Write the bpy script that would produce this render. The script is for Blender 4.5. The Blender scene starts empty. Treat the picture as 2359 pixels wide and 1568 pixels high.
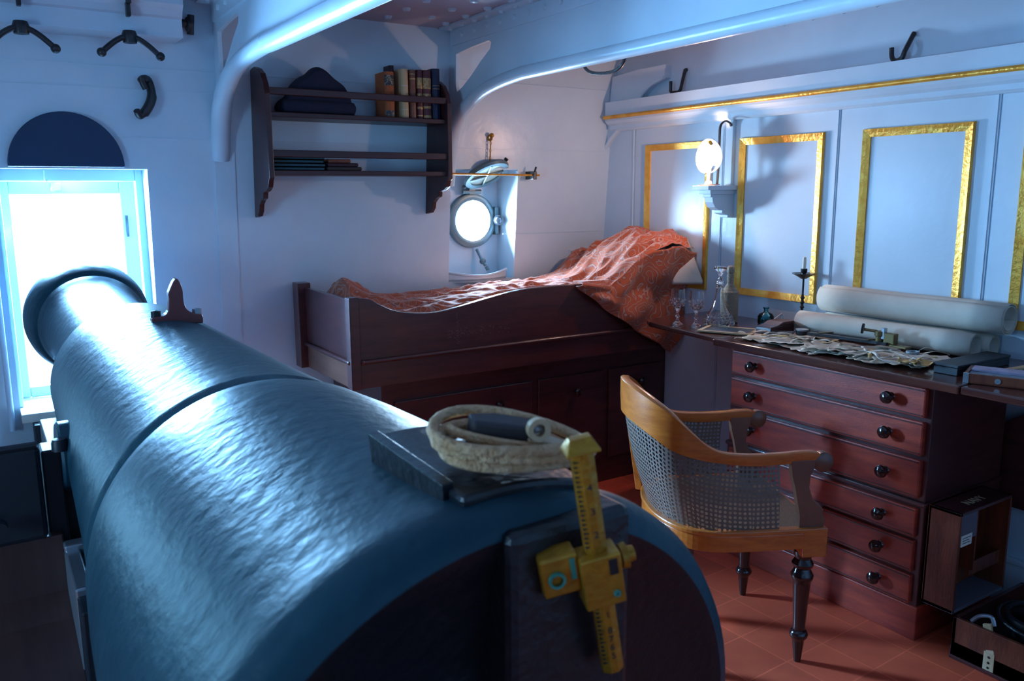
import bpy, bmesh, math, random
from mathutils import Vector, Matrix
random.seed(7)
sc = bpy.context.scene
COL = sc.collection
R = math.radians

# ------------------------------------------------------------------ camera
cam = bpy.data.cameras.new('camera')
co = bpy.data.objects.new('camera', cam); COL.objects.link(co); sc.camera = co
cam.sensor_width = 36.0; cam.lens = 1904.18 / 2359 * 36.0
cam.clip_start = 0.02
PITCH, ROLL, YAW = R(10.22387), R(-0.35778), R(32.81534)
F = Vector((math.sin(YAW)*math.cos(PITCH), math.cos(YAW)*math.cos(PITCH), -math.sin(PITCH)))
Rt = Vector((math.cos(YAW), -math.sin(YAW), 0)); Up = Rt.cross(F)
R2 = math.cos(ROLL)*Rt + math.sin(ROLL)*Up; U2 = -math.sin(ROLL)*Rt + math.cos(ROLL)*Up
co.matrix_world = Matrix(((R2.x, U2.x, -F.x, 0), (R2.y, U2.y, -F.y, 0), (R2.z, U2.z, -F.z, 1.6), (0, 0, 0, 1)))
cam.dof.use_dof = True; cam.dof.focus_distance = 2.7; cam.dof.aperture_fstop = 8.0

# ------------------------------------------------------------------ world and light
w = bpy.data.worlds.new('sky'); sc.world = w; w.use_nodes = True
w.node_tree.nodes['Background'].inputs[0].default_value = (0.62, 0.82, 1.0, 1)
w.node_tree.nodes['Background'].inputs[1].default_value = 3.0

def area(name, loc, direction, sx, sy, power, color, spread=180):
    l = bpy.data.lights.new(name, 'AREA'); l.shape = 'RECTANGLE'; l.size = sx; l.size_y = sy
    l.energy = power; l.color = color; l.spread = R(spread)
    o = bpy.data.objects.new(name, l); COL.objects.link(o); o.location = loc
    o.rotation_euler = Vector(direction).to_track_quat('-Z', 'Z').to_euler()
    return o
# daylight just outside each port in view, then added blue fill
area('daylight_gun_port', (0.37, 4.52, 1.22), (0.42, -1, -0.50), 0.62, 1.05, 540, (0.27, 0.62, 1.05), 145)
area('daylight_porthole', (2.432, 4.262, 1.434), (0.10, -1, -0.25), 0.25, 0.25, 80, (0.46, 0.72, 1.0))
area('added_fill_hull_port', (-1.25, 4.60, 1.19), (0.12, -1, -0.02), 0.62, 1.05, 45, (0.20, 0.60, 1.0))  # added blue fill, through an unseen port further left in the hull
area('added_fill_left_wall', (-2.45, 1.2, 1.35), (1, 0.1, 0.02), 0.8, 1.0, 62, (0.26, 0.60, 1.0))  # added blue fill, through an unseen opening in the left wall

sc.view_settings.view_transform = 'Standard'; sc.view_settings.look = 'None'
sc.view_settings.exposure = 0.0; sc.view_settings.gamma = 1.0

# ------------------------------------------------------------------ materials
def mat(name, color, rough=0.5, metal=0.0, bump=0.0, bscale=20, color2=None, cscale=3.0, stretch=(1, 1, 1), spec=0.5, coat=0.0, bdist=0.01, mixlo=0.35, mixhi=0.65, sheen=0.0):
    m = bpy.data.materials.new(name); m.use_nodes = True
    nt = m.node_tree; b = nt.nodes['Principled BSDF']
    b.inputs['Base Color'].default_value = (*color, 1)
    b.inputs['Roughness'].default_value = rough; b.inputs['Metallic'].default_value = metal
    b.inputs['Specular IOR Level'].default_value = spec
    b.inputs['Coat Weight'].default_value = coat; b.inputs['Coat Roughness'].default_value = 0.12
    if sheen: b.inputs['Sheen Weight'].default_value = sheen
    tc = nt.nodes.new('ShaderNodeTexCoord'); mp = nt.nodes.new('ShaderNodeMapping')
    mp.inputs['Scale'].default_value = stretch
    nt.links.new(tc.outputs['Object'], mp.inputs[0])
    if color2:
        n = nt.nodes.new('ShaderNodeTexNoise'); n.inputs['Scale'].default_value = cscale; n.inputs['Detail'].default_value = 6
        n.inputs['Roughness'].default_value = 0.6
        nt.links.new(mp.outputs[0], n.inputs['Vector'])
        r = nt.nodes.new('ShaderNodeValToRGB')
        r.color_ramp.elements[0].position = mixlo; r.color_ramp.elements[1].position = mixhi
        r.color_ramp.elements[0].color = (*color, 1); r.color_ramp.elements[1].color = (*color2, 1)
        nt.links.new(n.outputs[0], r.inputs[0]); nt.links.new(r.outputs[0], b.inputs['Base Color'])
    if bump:
        n2 = nt.nodes.new('ShaderNodeTexNoise'); n2.inputs['Scale'].default_value = bscale; n2.inputs['Detail'].default_value = 5
        nt.links.new(mp.outputs[0], n2.inputs['Vector'])
        bp = nt.nodes.new('ShaderNodeBump'); bp.inputs['Strength'].default_value = bump; bp.inputs['Distance'].default_value = bdist
        nt.links.new(n2.outputs[0], bp.inputs['Height']); nt.links.new(bp.outputs[0], b.inputs['Normal'])
    return m

white = mat('white_gloss_paint', (0.60, 0.73, 0.82), 0.30, bump=0.25, bscale=9, color2=(0.54, 0.67, 0.77), cscale=2.5, bdist=0.012)
whitesm = mat('white_joinery_paint', (0.58, 0.71, 0.82), 0.30, bump=0.08, bscale=30, color2=(0.54, 0.67, 0.78), cscale=4)
gilt = mat('gilding', (0.80, 0.33, 0.03), 0.32, metal=0.5, bump=0.3, bscale=60, color2=(0.95, 0.52, 0.09), cscale=14)
iron = mat('black_iron', (0.012, 0.014, 0.018), 0.38, bump=0.3, bscale=50)
gunm = mat('black_painted_cast_iron', (0.006, 0.040, 0.062), 0.42, bump=0.36, bscale=34, color2=(0.014, 0.065, 0.088), cscale=5, bdist=0.006, spec=0.25)
gunr = mat('black_breech_iron', (0.008, 0.010, 0.014), 0.36, bump=0.5, bscale=60, bdist=0.004)
maho = mat('mahogany', (0.20, 0.018, 0.016), 0.36, bump=0.12, bscale=40, color2=(0.48, 0.060, 0.024), cscale=2.2, stretch=(1, 2.2, 14), coat=0.08, mixlo=0.3, mixhi=0.72)
mahox = mat('mahogany_dark', (0.050, 0.012, 0.014), 0.30, bump=0.12, bscale=40, color2=(0.10, 0.024, 0.022), cscale=2.5, stretch=(2, 2, 14), coat=0.3, mixlo=0.3, mixhi=0.75)
shelfm = mat('shelf_mahogany', (0.035, 0.009, 0.010), 0.35, color2=(0.055, 0.014, 0.014), cscale=3, stretch=(1, 8, 8))
top_m = mat('worktop_mahogany', (0.055, 0.015, 0.014), 0.16, color2=(0.10, 0.03, 0.02), cscale=2.5, stretch=(12, 1.2, 8), coat=0.3)
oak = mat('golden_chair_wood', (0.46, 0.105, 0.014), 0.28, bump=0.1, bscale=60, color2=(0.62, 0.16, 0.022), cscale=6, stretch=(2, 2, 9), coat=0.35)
darkwood = mat('dark_turned_wood', (0.022, 0.008, 0.008), 0.16, coat=0.5)
boxwood = mat('instrument_box_wood', (0.20, 0.045, 0.018), 0.42, color2=(0.09, 0.018, 0.010), cscale=3, stretch=(8, 8, 1.5), bump=0.1)
brass = mat('old_brass', (0.56, 0.26, 0.022), 0.38, metal=0.5, bump=0.3, bscale=70, color2=(0.40, 0.17, 0.015), cscale=30)
brassd = mat('dull_brass', (0.20, 0.14, 0.06), 0.35, metal=0.7)
verdi = mat('green_corrosion', (0.05, 0.25, 0.18), 0.8)
rope_m = mat('pale_rope', (0.62, 0.33, 0.15), 0.9, bump=1.0, bscale=120, color2=(0.80, 0.50, 0.28), cscale=60)
fawn = mat('tan_leather', (0.50, 0.30, 0.15), 0.6, color2=(0.62, 0.45, 0.28), cscale=10)
leatherd = mat('brown_leather', (0.035, 0.028, 0.030), 0.6)
paper = mat('chart_paper', (0.60, 0.55, 0.47), 0.75, bump=0.1, bscale=30, color2=(0.52, 0.46, 0.38), cscale=6)
oldpaper = mat('old_paper', (0.52, 0.43, 0.33), 0.8, color2=(0.26, 0.20, 0.14), cscale=9, mixlo=0.42, mixhi=0.68)
tanpaper = mat('ochre_paper', (0.50, 0.30, 0.10), 0.8)
teal = mat('teal_cloth', (0.015, 0.085, 0.115), 0.7)
slate_m = mat('slate', (0.06, 0.08, 0.10), 0.35)
felt = mat('navy_felt', (0.012, 0.015, 0.040), 0.95, bump=0.3, bscale=200)
blackpaint = mat('black_carriage_paint', (0.008, 0.013, 0.020), 0.5, bump=0.2, bscale=12)
carr = mat('carriage_teak', (0.045, 0.018, 0.017), 0.45, color2=(0.065, 0.026, 0.022), cscale=6, stretch=(8, 1, 1))
ringm = mat('green_grey_metal', (0.14, 0.20, 0.22), 0.35, metal=0.4)
steel = mat('worn_steel', (0.45, 0.50, 0.55), 0.3, metal=0.8)
navyboard = mat('navy_board', (0.004, 0.030, 0.085), 0.55)
candle_m = mat('tallow_candle', (0.72, 0.68, 0.58), 0.5)
linen = mat('linen', (0.66, 0.60, 0.52), 0.85, color2=(0.58, 0.50, 0.42), cscale=12)
copper = mat('reddish_sight_paint', (0.17, 0.05, 0.05), 0.28, metal=0.2)
basemat = mat('dark_plank', (0.02, 0.010, 0.012), 0.6)
zinc = mat('grey_lining', (0.12, 0.11, 0.14), 0.7)
lilac = mat('lilac_paper', (0.32, 0.30, 0.42), 0.7, color2=(0.22, 0.18, 0.26), cscale=25)
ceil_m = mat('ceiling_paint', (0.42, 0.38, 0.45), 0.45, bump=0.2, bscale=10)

def glass(name, color=(1, 1, 1), rough=0.0, ior=1.5):
    m = bpy.data.materials.new(name); m.use_nodes = True; nt = m.node_tree; nt.nodes.clear()
    out = nt.nodes.new('ShaderNodeOutputMaterial'); mx = nt.nodes.new('ShaderNodeMixShader')
    tr = nt.nodes.new('ShaderNodeBsdfTransparent'); gl = nt.nodes.new('ShaderNodeBsdfGlossy')
    fr = nt.nodes.new('ShaderNodeFresnel'); fr.inputs['IOR'].default_value = ior
    tr.inputs[0].default_value = (*color, 1); gl.inputs['Roughness'].default_value = rough
    nt.links.new(fr.outputs[0], mx.inputs[0]); nt.links.new(tr.outputs[0], mx.inputs[1]); nt.links.new(gl.outputs[0], mx.inputs[2])
    nt.links.new(mx.outputs[0], out.inputs[0]); return m
pane_m = glass('window_glass', (0.97, 0.99, 1.0), 0.02, 1.3)
tealglass = glass('teal_glass', (0.45, 0.82, 0.84), 0.03, 1.5)
teallight = glass('pale_green_glass', (0.78, 0.92, 0.86), 0.06, 1.5)
crystal = bpy.data.materials.new('cut_crystal'); crystal.use_nodes = True
_b = crystal.node_tree.nodes['Principled BSDF']
_b.inputs['Transmission Weight'].default_value = 1.0; _b.inputs['Roughness'].default_value = 0.01; _b.inputs['IOR'].default_value = 1.5
_b.inputs['Base Color'].default_value = (0.97, 0.98, 1, 1)

def floor_mat():
    m = mat('red_painted_canvas', (0.80, 0.115, 0.050), 0.5, bump=0.25, bscale=6, color2=(0.62, 0.080, 0.036), cscale=3.5)
    nt = m.node_tree; b = nt.nodes['Principled BSDF']
    tc = nt.nodes.new('ShaderNodeTexCoord'); mp = nt.nodes.new('ShaderNodeMapping')
    mp.inputs['Rotation'].default_value = (0, 0, R(-2)); mp.inputs['Scale'].default_value = (5.0, 5.0, 5.0)
    br = nt.nodes.new('ShaderNodeTexBrick'); br.offset = 0; br.inputs['Mortar Size'].default_value = 0.02
    br.inputs['Scale'].default_value = 1.0; br.inputs['Brick Width'].default_value = 1.0; br.inputs['Row Height'].default_value = 1.0
    br.inputs['Color1'].default_value = (1, 1, 1, 1); br.inputs['Color2'].default_value = (0.82, 0.82, 0.82, 1); br.inputs['Mortar'].default_value = (1.25, 1.45, 1.5, 1)
    br.inputs['Mortar Smooth'].default_value = 1.0
    mx = nt.nodes.new('ShaderNodeMix'); mx.data_type = 'RGBA'; mx.blend_type = 'MULTIPLY'; mx.inputs[0].default_value = 1
    src = b.inputs['Base Color'].links[0].from_socket
    nt.links.new(tc.outputs['Object'], mp.inputs[0]); nt.links.new(mp.outputs[0], br.inputs['Vector'])
    nt.links.new(src, mx.inputs[6]); nt.links.new(br.outputs['Color'], mx.inputs[7]); nt.links.new(mx.outputs[2], b.inputs['Base Color'])
    return m
floor_m = floor_mat()

def paisley():
    m = bpy.data.materials.new('red_paisley_cloth'); m.use_nodes = True; nt = m.node_tree; b = nt.nodes['Principled BSDF']
    b.inputs['Roughness'].default_value = 0.85; b.inputs['Sheen Weight'].default_value = 0.25
    tc = nt.nodes.new('ShaderNodeTexCoord')
    n = nt.nodes.new('ShaderNodeTexNoise'); n.inputs['Scale'].default_value = 9; n.inputs['Detail'].default_value = 2
    nt.links.new(tc.outputs['Object'], n.inputs['Vector'])
    mxv = nt.nodes.new('ShaderNodeMix'); mxv.data_type = 'RGBA'; mxv.inputs[0].default_value = 0.16
    nt.links.new(tc.outputs['Object'], mxv.inputs[6]); nt.links.new(n.outputs['Color'], mxv.inputs[7])
    v = nt.nodes.new('ShaderNodeTexVoronoi'); v.inputs['Scale'].default_value = 7.5; v.feature = 'F1'
    nt.links.new(mxv.outputs[2], v.inputs['Vector'])
    ml = nt.nodes.new('ShaderNodeMath'); ml.operation = 'MULTIPLY'; ml.inputs[1].default_value = 38
    sn = nt.nodes.new('ShaderNodeMath'); sn.operation = 'SINE'
    nt.links.new(v.outputs['Distance'], ml.inputs[0]); nt.links.new(ml.outputs[0], sn.inputs[0])
    r = nt.nodes.new('ShaderNodeValToRGB'); e = r.color_ramp.elements
    e[0].position = 0.12; e[0].color = (0.40, 0.080, 0.026, 1); e[1].position = 1.0; e[1].color = (0.43, 0.23, 0.18, 1)
    x = e.new(0.50); x.color = (0.24, 0.034, 0.018, 1)
    nt.links.new(sn.outputs[0], r.inputs[0]); nt.links.new(r.outputs[0], b.inputs['Base Color'])
    n2 = nt.nodes.new('ShaderNodeTexNoise'); n2.inputs['Scale'].default_value = 300
    bp = nt.nodes.new('ShaderNodeBump'); bp.inputs['Strength'].default_value = 0.2; bp.inputs['Distance'].default_value = 0.002
    nt.links.new(n2.outputs[0], bp.inputs['Height']); nt.links.new(bp.outputs[0], b.inputs['Normal'])
    return m
paisley_m = paisley()

def cane_mat():
    m = bpy.data.materials.new('woven_cane'); m.use_nodes = True; nt = m.node_tree; b = nt.nodes['Principled BSDF']
    b.inputs['Base Color'].default_value = (0.17, 0.125, 0.10, 1); b.inputs['Roughness'].default_value = 0.4
    out = nt.nodes['Material Output']; tr = nt.nodes.new('ShaderNodeBsdfTransparent'); mx = nt.nodes.new('ShaderNodeMixShader')
    uv = nt.nodes.new('ShaderNodeUVMap'); sp = nt.nodes.new('ShaderNodeSeparateXYZ'); nt.links.new(uv.outputs[0], sp.inputs[0])
    def s(sock):
        a = nt.nodes.new('ShaderNodeMath'); a.operation = 'FRACT'; nt.links.new(sock, a.inputs[0])
        c = nt.nodes.new('ShaderNodeMath'); c.operation = 'SUBTRACT'; nt.links.new(a.outputs[0], c.inputs[0]); c.inputs[1].default_value = 0.5
        d = nt.nodes.new('ShaderNodeMath'); d.operation = 'POWER'; nt.links.new(c.outputs[0], d.inputs[0]); d.inputs[1].default_value = 2
        return d.outputs[0]
    ad = nt.nodes.new('ShaderNodeMath'); ad.operation = 'ADD'; nt.links.new(s(sp.outputs[0]), ad.inputs[0]); nt.links.new(s(sp.outputs[1]), ad.inputs[1])
    lt = nt.nodes.new('ShaderNodeMath'); lt.operation = 'LESS_THAN'; nt.links.new(ad.outputs[0], lt.inputs[0]); lt.inputs[1].default_value = 0.10
    nt.links.new(lt.outputs[0], mx.inputs[0]); nt.links.new(b.outputs[0], mx.inputs[1]); nt.links.new(tr.outputs[0], mx.inputs[2])
    nt.links.new(mx.outputs[0], out.inputs[0]); return m
cane_m = cane_mat()

def emis(name, color, s):
    m = bpy.data.materials.new(name); m.use_nodes = True; b = m.node_tree.nodes['Principled BSDF']
    b.inputs['Emission Color'].default_value = (*color, 1); b.inputs['Emission Strength'].default_value = s
    b.inputs['Base Color'].default_value = (0.9, 0.9, 0.9, 1); return m

# ------------------------------------------------------------------ mesh helpers (all coordinates are world metres)
class MB:
    def __init__(s, M=None): s.v = []; s.f = []; s.M = M; s.uv = None
    def add(s, vs, fs):
        n = len(s.v)
        for p in vs:
            p = Vector(p)
            s.v.append(s.M @ p if s.M else p)
        s.f += [tuple(i+n for i in f) for f in fs]; return s
    def box(s, a, b):
        x0, y0, z0 = a; x1, y1, z1 = b
        return s.add([(x0,y0,z0),(x1,y0,z0),(x1,y1,z0),(x0,y1,z0),(x0,y0,z1),(x1,y0,z1),(x1,y1,z1),(x0,y1,z1)],
                     [(0,3,2,1),(4,5,6,7),(0,1,5,4),(1,2,6,5),(2,3,7,6),(3,0,4,7)])
    def obox(s, c, ax, ay, az, hx, hy, hz):
        c = Vector(c); ax = Vector(ax).normalized()*hx; ay = Vector(ay).normalized()*hy; az = Vector(az).normalized()*hz
        vs = [c+i*ax+j*ay+k*az for k in (-1, 1) for i, j in ((-1,-1),(1,-1),(1,1),(-1,1))]
        return s.add(vs, [(0,3,2,1),(4,5,6,7),(0,1,5,4),(1,2,6,5),(2,3,7,6),(3,0,4,7)])
    def prism(s, poly, d):      # poly: 3D points in one plane, d: extrusion vector
        n = len(poly); d = Vector(d); P = [Vector(p) for p in poly]
        return s.add(P+[p+d for p in P], [tuple(range(n-1, -1, -1)), tuple(range(n, 2*n))] + [(i, (i+1) % n, n+(i+1) % n, n+i) for i in range(n)])
    def lathe(s, prof, o=(0,0,0), axis=(0,0,1), seg=32, ref=None):
        o = Vector(o); a = Vector(axis).normalized()
        r = Vector(ref) if ref else (Vector((1,0,0)) if abs(a.x) < 0.8 else Vector((0,1,0)))
        e1 = (r - a*r.dot(a)).normalized(); e2 = a.cross(e1)
        vs = []; fs = []
        for (rad, h) in prof:
            for k in range(seg):
                t = 2*math.pi*k/seg
                vs.append(o + a*h + (e1*math.cos(t)+e2*math.sin(t))*max(rad, 1e-5))
        for i in range(len(prof)-1):
            for k in range(seg):
                k2 = (k+1) % seg
                fs.append((i*seg+k, i*seg+k2, (i+1)*seg+k2, (i+1)*seg+k))
        return s.add(vs, fs)
    def tube(s, pts, rad, seg=10, closed=False, flat=1.0, cap=True):
        P = [Vector(p) for p in pts]; n = len(P)
        rads = rad if isinstance(rad, (list, tuple)) else [rad]*n
        vs = []; fs = []; prev = None
        for i, p in enumerate(P):
            if closed: t = (P[(i+1) % n]-P[i-1])
            else: t = P[min(i+1, n-1)]-P[max(i-1, 0)]
            t.normalize()
            if prev is None:
                u = Vector((0,0,1)) if abs(t.z) < 0.9 else Vector((1,0,0))
                e1 = (u - t*u.dot(t)).normalized()
            else: e1 = (prev - t*prev.dot(t)).normalized()
            prev = e1; e2 = t.cross(e1)
            for k in range(seg):
                a = 2*math.pi*k/seg
                vs.append(p + (e1*math.cos(a)*flat + e2*math.sin(a))*rads[i])
        m = n if closed else n-1
        for i in range(m):
            j = (i+1) % n
            for k in range(seg):
                k2 = (k+1) % seg
                fs.append((i*seg+k, i*seg+k2, j*seg+k2, j*seg+k))
        if not closed and cap:
            fs.append(tuple(range(seg-1, -1, -1))); fs.append(tuple((n-1)*seg+k for k in range(seg)))
        return s.add(vs, fs)
    def ball(s, c, r, sx=1, sy=1, sz=1, seg=16):
        c = Vector(c); vs = []; fs = []; n = seg//2
        for i in range(n+1):
            p = math.pi*i/n
            for k in range(seg):
                t = 2*math.pi*k/seg
                vs.append(c+Vector((r*sx*math.sin(p)*math.cos(t), r*sy*math.sin(p)*math.sin(t), r*sz*math.cos(p))))
        for i in range(n):
            for k in range(seg):
                fs.append((i*seg+k, (i+1)*seg+k, (i+1)*seg+(k+1) % seg, i*seg+(k+1) % seg))
        return s.add(vs, fs)
    def grid(s, fn, nu, nv, uvs=None):
        vs = [fn(i/nu, j/nv) for j in range(nv+1) for i in range(nu+1)]
        fs = [(j*(nu+1)+i, j*(nu+1)+i+1, (j+1)*(nu+1)+i+1, (j+1)*(nu+1)+i) for j in range(nv) for i in range(nu)]
        if uvs: s.uv = [uvs(i/nu, j/nv) for j in range(nv+1) for i in range(nu+1)]
        return s.add(vs, fs)
    def build(s, name, m, parent=None, smooth=False, bevel=0, solid=0, subsurf=0, origin=None, merge=True):
        if parent: org = world_origin(parent)
        elif origin: org = Vector(origin)
        else:
            xs = [v.x for v in s.v]; ys = [v.y for v in s.v]; zs = [v.z for v in s.v]
            org = Vector(((min(xs)+max(xs))/2, (min(ys)+max(ys))/2, min(zs)))
        me = bpy.data.meshes.new(name); me.from_pydata([tuple(v-org) for v in s.v], [], s.f)
        if s.uv:
            l = me.uv_layers.new(name='UVMap')
            for lp in me.loops: l.data[lp.index].uv = s.uv[lp.vertex_index]
        if merge and not s.uv:
            bm = bmesh.new(); bm.from_mesh(me); bmesh.ops.remove_doubles(bm, verts=bm.verts, dist=1e-5)
            bmesh.ops.recalc_face_normals(bm, faces=bm.faces); bm.to_mesh(me); bm.free()
        me.materials.append(m)
        o = bpy.data.objects.new(name, me); COL.objects.link(o)
        if parent: o.parent = parent; o['_w'] = 1
        else: o.location = org
        if smooth:
            for p in me.polygons: p.use_smooth = True
            if smooth != 'all':
                md = o.modifiers.new('es', 'EDGE_SPLIT'); md.split_angle = R(38)
        if solid:
            md = o.modifiers.new('so', 'SOLIDIFY'); md.thickness = solid; md.offset = 0
        if bevel:
            md = o.modifiers.new('bv', 'BEVEL'); md.width = bevel; md.segments = 2; md.limit_method = 'ANGLE'
            md.angle_limit = R(40); md.harden_normals = False
        if subsurf:
            md = o.modifiers.new('ss', 'SUBSURF'); md.levels = subsurf; md.render_levels = subsurf
        return o
def world_origin(o):
    while o.parent: o = o.parent
    return Vector(o.location)
def tag(o, label, cat, group=None):
    o['label'] = label; o['category'] = cat
    if group: o['group'] = group
    return o
def thing(name, label, cat, loc, group=None):
    o = bpy.data.objects.new(name, None); COL.objects.link(o); o.location = loc; o.empty_display_size = 0.05
    return tag(o, label, cat, group)
def struct(o): o['kind'] = 'structure'; return o
def smooth_path(pts, n=8, closed=False):
    P = [Vector(p) for p in pts]; out = []; m = len(P)
    rng = m if closed else m-1
    for i in range(rng):
        if closed: a, b, c, d = P[i-1], P[i], P[(i+1) % m], P[(i+2) % m]
        else: a, b, c, d = P[max(i-1, 0)], P[i], P[i+1], P[min(i+2, m-1)]
        for k in range(n):
            t = k/n
            out.append(0.5*((2*b)+(c-a)*t+(2*a-5*b+4*c-d)*t*t+(3*b-a-3*c+d)*t**3))
    if not closed: out.append(P[-1])
    return out
def plate(name, polys, place, thick, m, parent=None, bevel=0.0, origin=None):
    """flat board with holes: polys = list of 2D loops (outer first); place = Matrix from (u, v, n) to world"""
    cu = bpy.data.curves.new(name+'_c', 'CURVE'); cu.dimensions = '2D'; cu.fill_mode = 'BOTH'; cu.extrude = thick/2 - bevel
    cu.bevel_depth = bevel; cu.bevel_resolution = 2; cu.offset = -bevel
    for pl in polys:
        sp = cu.splines.new('POLY'); sp.points.add(len(pl)-1); sp.use_cyclic_u = True
        for i, p in enumerate(pl): sp.points[i].co = (p[0], p[1], 0, 1)
    tmp = bpy.data.objects.new(name+'_t', cu); COL.objects.link(tmp)
    dg = bpy.context.evaluated_depsgraph_get(); dg.update()
    me = bpy.data.meshes.new_from_object(tmp.evaluated_get(dg)); me.name = name
    bpy.data.objects.remove(tmp)
    b = MB(); b.v = [place @ v.co for v in me.vertices]; b.f = [tuple(p.vertices) for p in me.polygons]
    return b.build(name, m, parent, origin=origin)
def frame(o, u, v):
    u = Vector(u).normalized(); v = Vector(v).normalized(); n = u.cross(v)
    return Matrix(((u.x, v.x, n.x, o[0]), (u.y, v.y, n.y, o[1]), (u.z, v.z, n.z, o[2]), (0, 0, 0, 1)))
TL = math.tan(R(5))
def HY(z): return 4.02 - TL*(z-1.28)
def H(x, z, out=0): return Vector((x, HY(z)-out, z))
WX = 3.27; ZC = 2.42

# ================================================================== SETTING
struct(MB().box((-2.2, -2.2, -0.05), (3.45, 4.25, 0)).build('floor', floor_m))
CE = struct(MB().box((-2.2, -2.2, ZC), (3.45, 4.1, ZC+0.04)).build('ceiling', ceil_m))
b = MB()
rv = []
for X0 in (1.08, 2.26):     # rivet rows either side of each beam and scattered over the plates
    for k in range(16):
        b.lathe([(0.001, -0.012), (0.010, -0.010), (0.014, 0)], (X0, 3.80-k*0.11, ZC), seg=10)
for k in range(14):
    for j, X0 in enumerate((2.06, 1.93, 1.75, 1.35)):
        if (k+j) % 2 == 0:
            b.lathe([(0.001, -0.014), (0.016, -0.011), (0.020, 0)], (X0, 3.78-k*0.10, ZC), seg=10)
b.box((1.45, 3.2, ZC-0.012), (1.58, 3.30, ZC))
b.build('rivets', white, CE)['kind'] = 'stuff'

def wall_with_holes():
    xs = [-2.2, -1.55, -0.97, 0.09, 0.667, 2.185, 2.615, 3.45]; zs = [-0.02, 0.676, 0.70, 1.105, 1.70, 1.705, 1.72, 2.5]
    holes = [(-1.55, -0.97, 0.676, 1.705), (0.09, 0.667, 0.676, 1.705), (2.185, 2.615, 1.105, 1.72)]
    b = MB()
    for i in range(len(xs)-1):
        for j in range(len(zs)-1):
            cx = (xs[i]+xs[i+1])/2; cz = (zs[j]+zs[j+1])/2
            if any(h[0] < cx < h[1] and h[2] < cz < h[3] for h in holes): continue
            b.add([H(xs[i], zs[j]), H(xs[i+1], zs[j]), H(xs[i+1], zs[j+1]), H(xs[i], zs[j+1])], [(0, 1, 2, 3)])
    for (x0, x1, z0, z1), Yb in zip(holes, (4.45, 4.45, 4.24)):
        c = [H(x0, z0), H(x1, z0), H(x1, z1), H(x0, z1)]
        d = [Vector((p.x, Yb, p.z)) for p in c]
        for k in range(4):
            k2 = (k+1) % 4; b.add([c[k], c[k2], d[k2], d[k]], [(0, 1, 2, 3)])
    # raised lap strakes and a vertical butt strap
    for z in (1.84, 2.04, 2.13): b.obox(H(0.55, z, 0.001), (1,0,0), (0,-TL,1), (0,1,0), 1.2, 0.0012, 0.003)
    b.obox(H(1.0, 1.2, 0.002), (1,0,0), (0,-TL,1), (0,1,0), 0.045, 0.62, 0.004)
    b.obox(H(2.9, 1.36, 0.001), (1,0,0), (0,-TL,1), (0,1,0), 0.37, 0.001, 0.002)
    for z in (1.83, 2.18): b.obox(H(2.7, z, 0.001), (1,0,0), (0,-TL,1), (0,1,0), 0.57, 0.0012, 0.003)
    return b
struct(wall_with_holes().build('wall_back', white, merge=False))
b = MB(); b.box((-2.24, -2.2, -0.02), (-2.2, 0.8, 2.46)).box((-2.24, 1.6, -0.02), (-2.2, 4.1, 2.46)).box((-2.24, 0.8, -0.02), (-2.2, 1.6, 0.85)).box((-2.24, 0.8, 1.85), (-2.2, 1.6, 2.46))
struct(b.build('wall_left', white))
struct(MB().box((-2.2, -2.24, -0.02), (3.45, -2.2, 2.46)).build('wall_front', white))

# bulkhead: boards with fine V seams, a plain upper band
b = MB(); seams = [-2.2, -1.06, -0.373, 0.314, 1.0, 1.688, 2.375, 3.05, 3.74, 4.12]
for i in range(len(seams)-1):
    b.box((WX, seams[i]+0.003, 0), (WX+0.04, seams[i+1]-0.003, 1.99))
b.box((WX+0.006, -2.2, 0), (WX+0.05, 4.2, 2.0))
b.box((WX+0.02, -2.2, 1.98), (WX+0.06, 4.2, 2.46))
for y in seams[1:-1]:
    b.box((WX-0.004, y+0.010, 0.05), (WX+0.01, y+0.016, 1.97))
for k in range(22): b.lathe([(0.001, 0.014), (0.011, 0.012), (0.013, 0)], (WX+0.02, 3.85-k*0.16, 2.365), (-1, 0, 0), seg=8)
struct(b.build('wall_right', whitesm, bevel=0.0))
struct(MB().box((WX-0.02, -2.2, 0.0), (WX, 3.3, 0.19)).box((WX-0.03, -2.2, 0.17), (WX, 3.3, 0.19)).build('baseboard_right', whitesm, bevel=0.003))
# cornice with gilded bead
b = MB(); prof = [(3.24, 1.945), (3.225, 1.955), (3.225, 1.975), (3.205, 1.985), (3.19, 2.00), (3.19, 2.108), (3.262, 2.112), (WX+0.02, 2.112), (WX+0.02, 1.945)]
b.prism([(x, -2.2, z) for x, z in prof], (0, 6.12, 0))
cor = struct(b.build('trim_1', whitesm))
MB().tube([(3.186, 3.925, 2.022), (3.186, -2.2, 2.022)], 0.011, 12).build('gilded_bead', gilt, cor, smooth=True)
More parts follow.
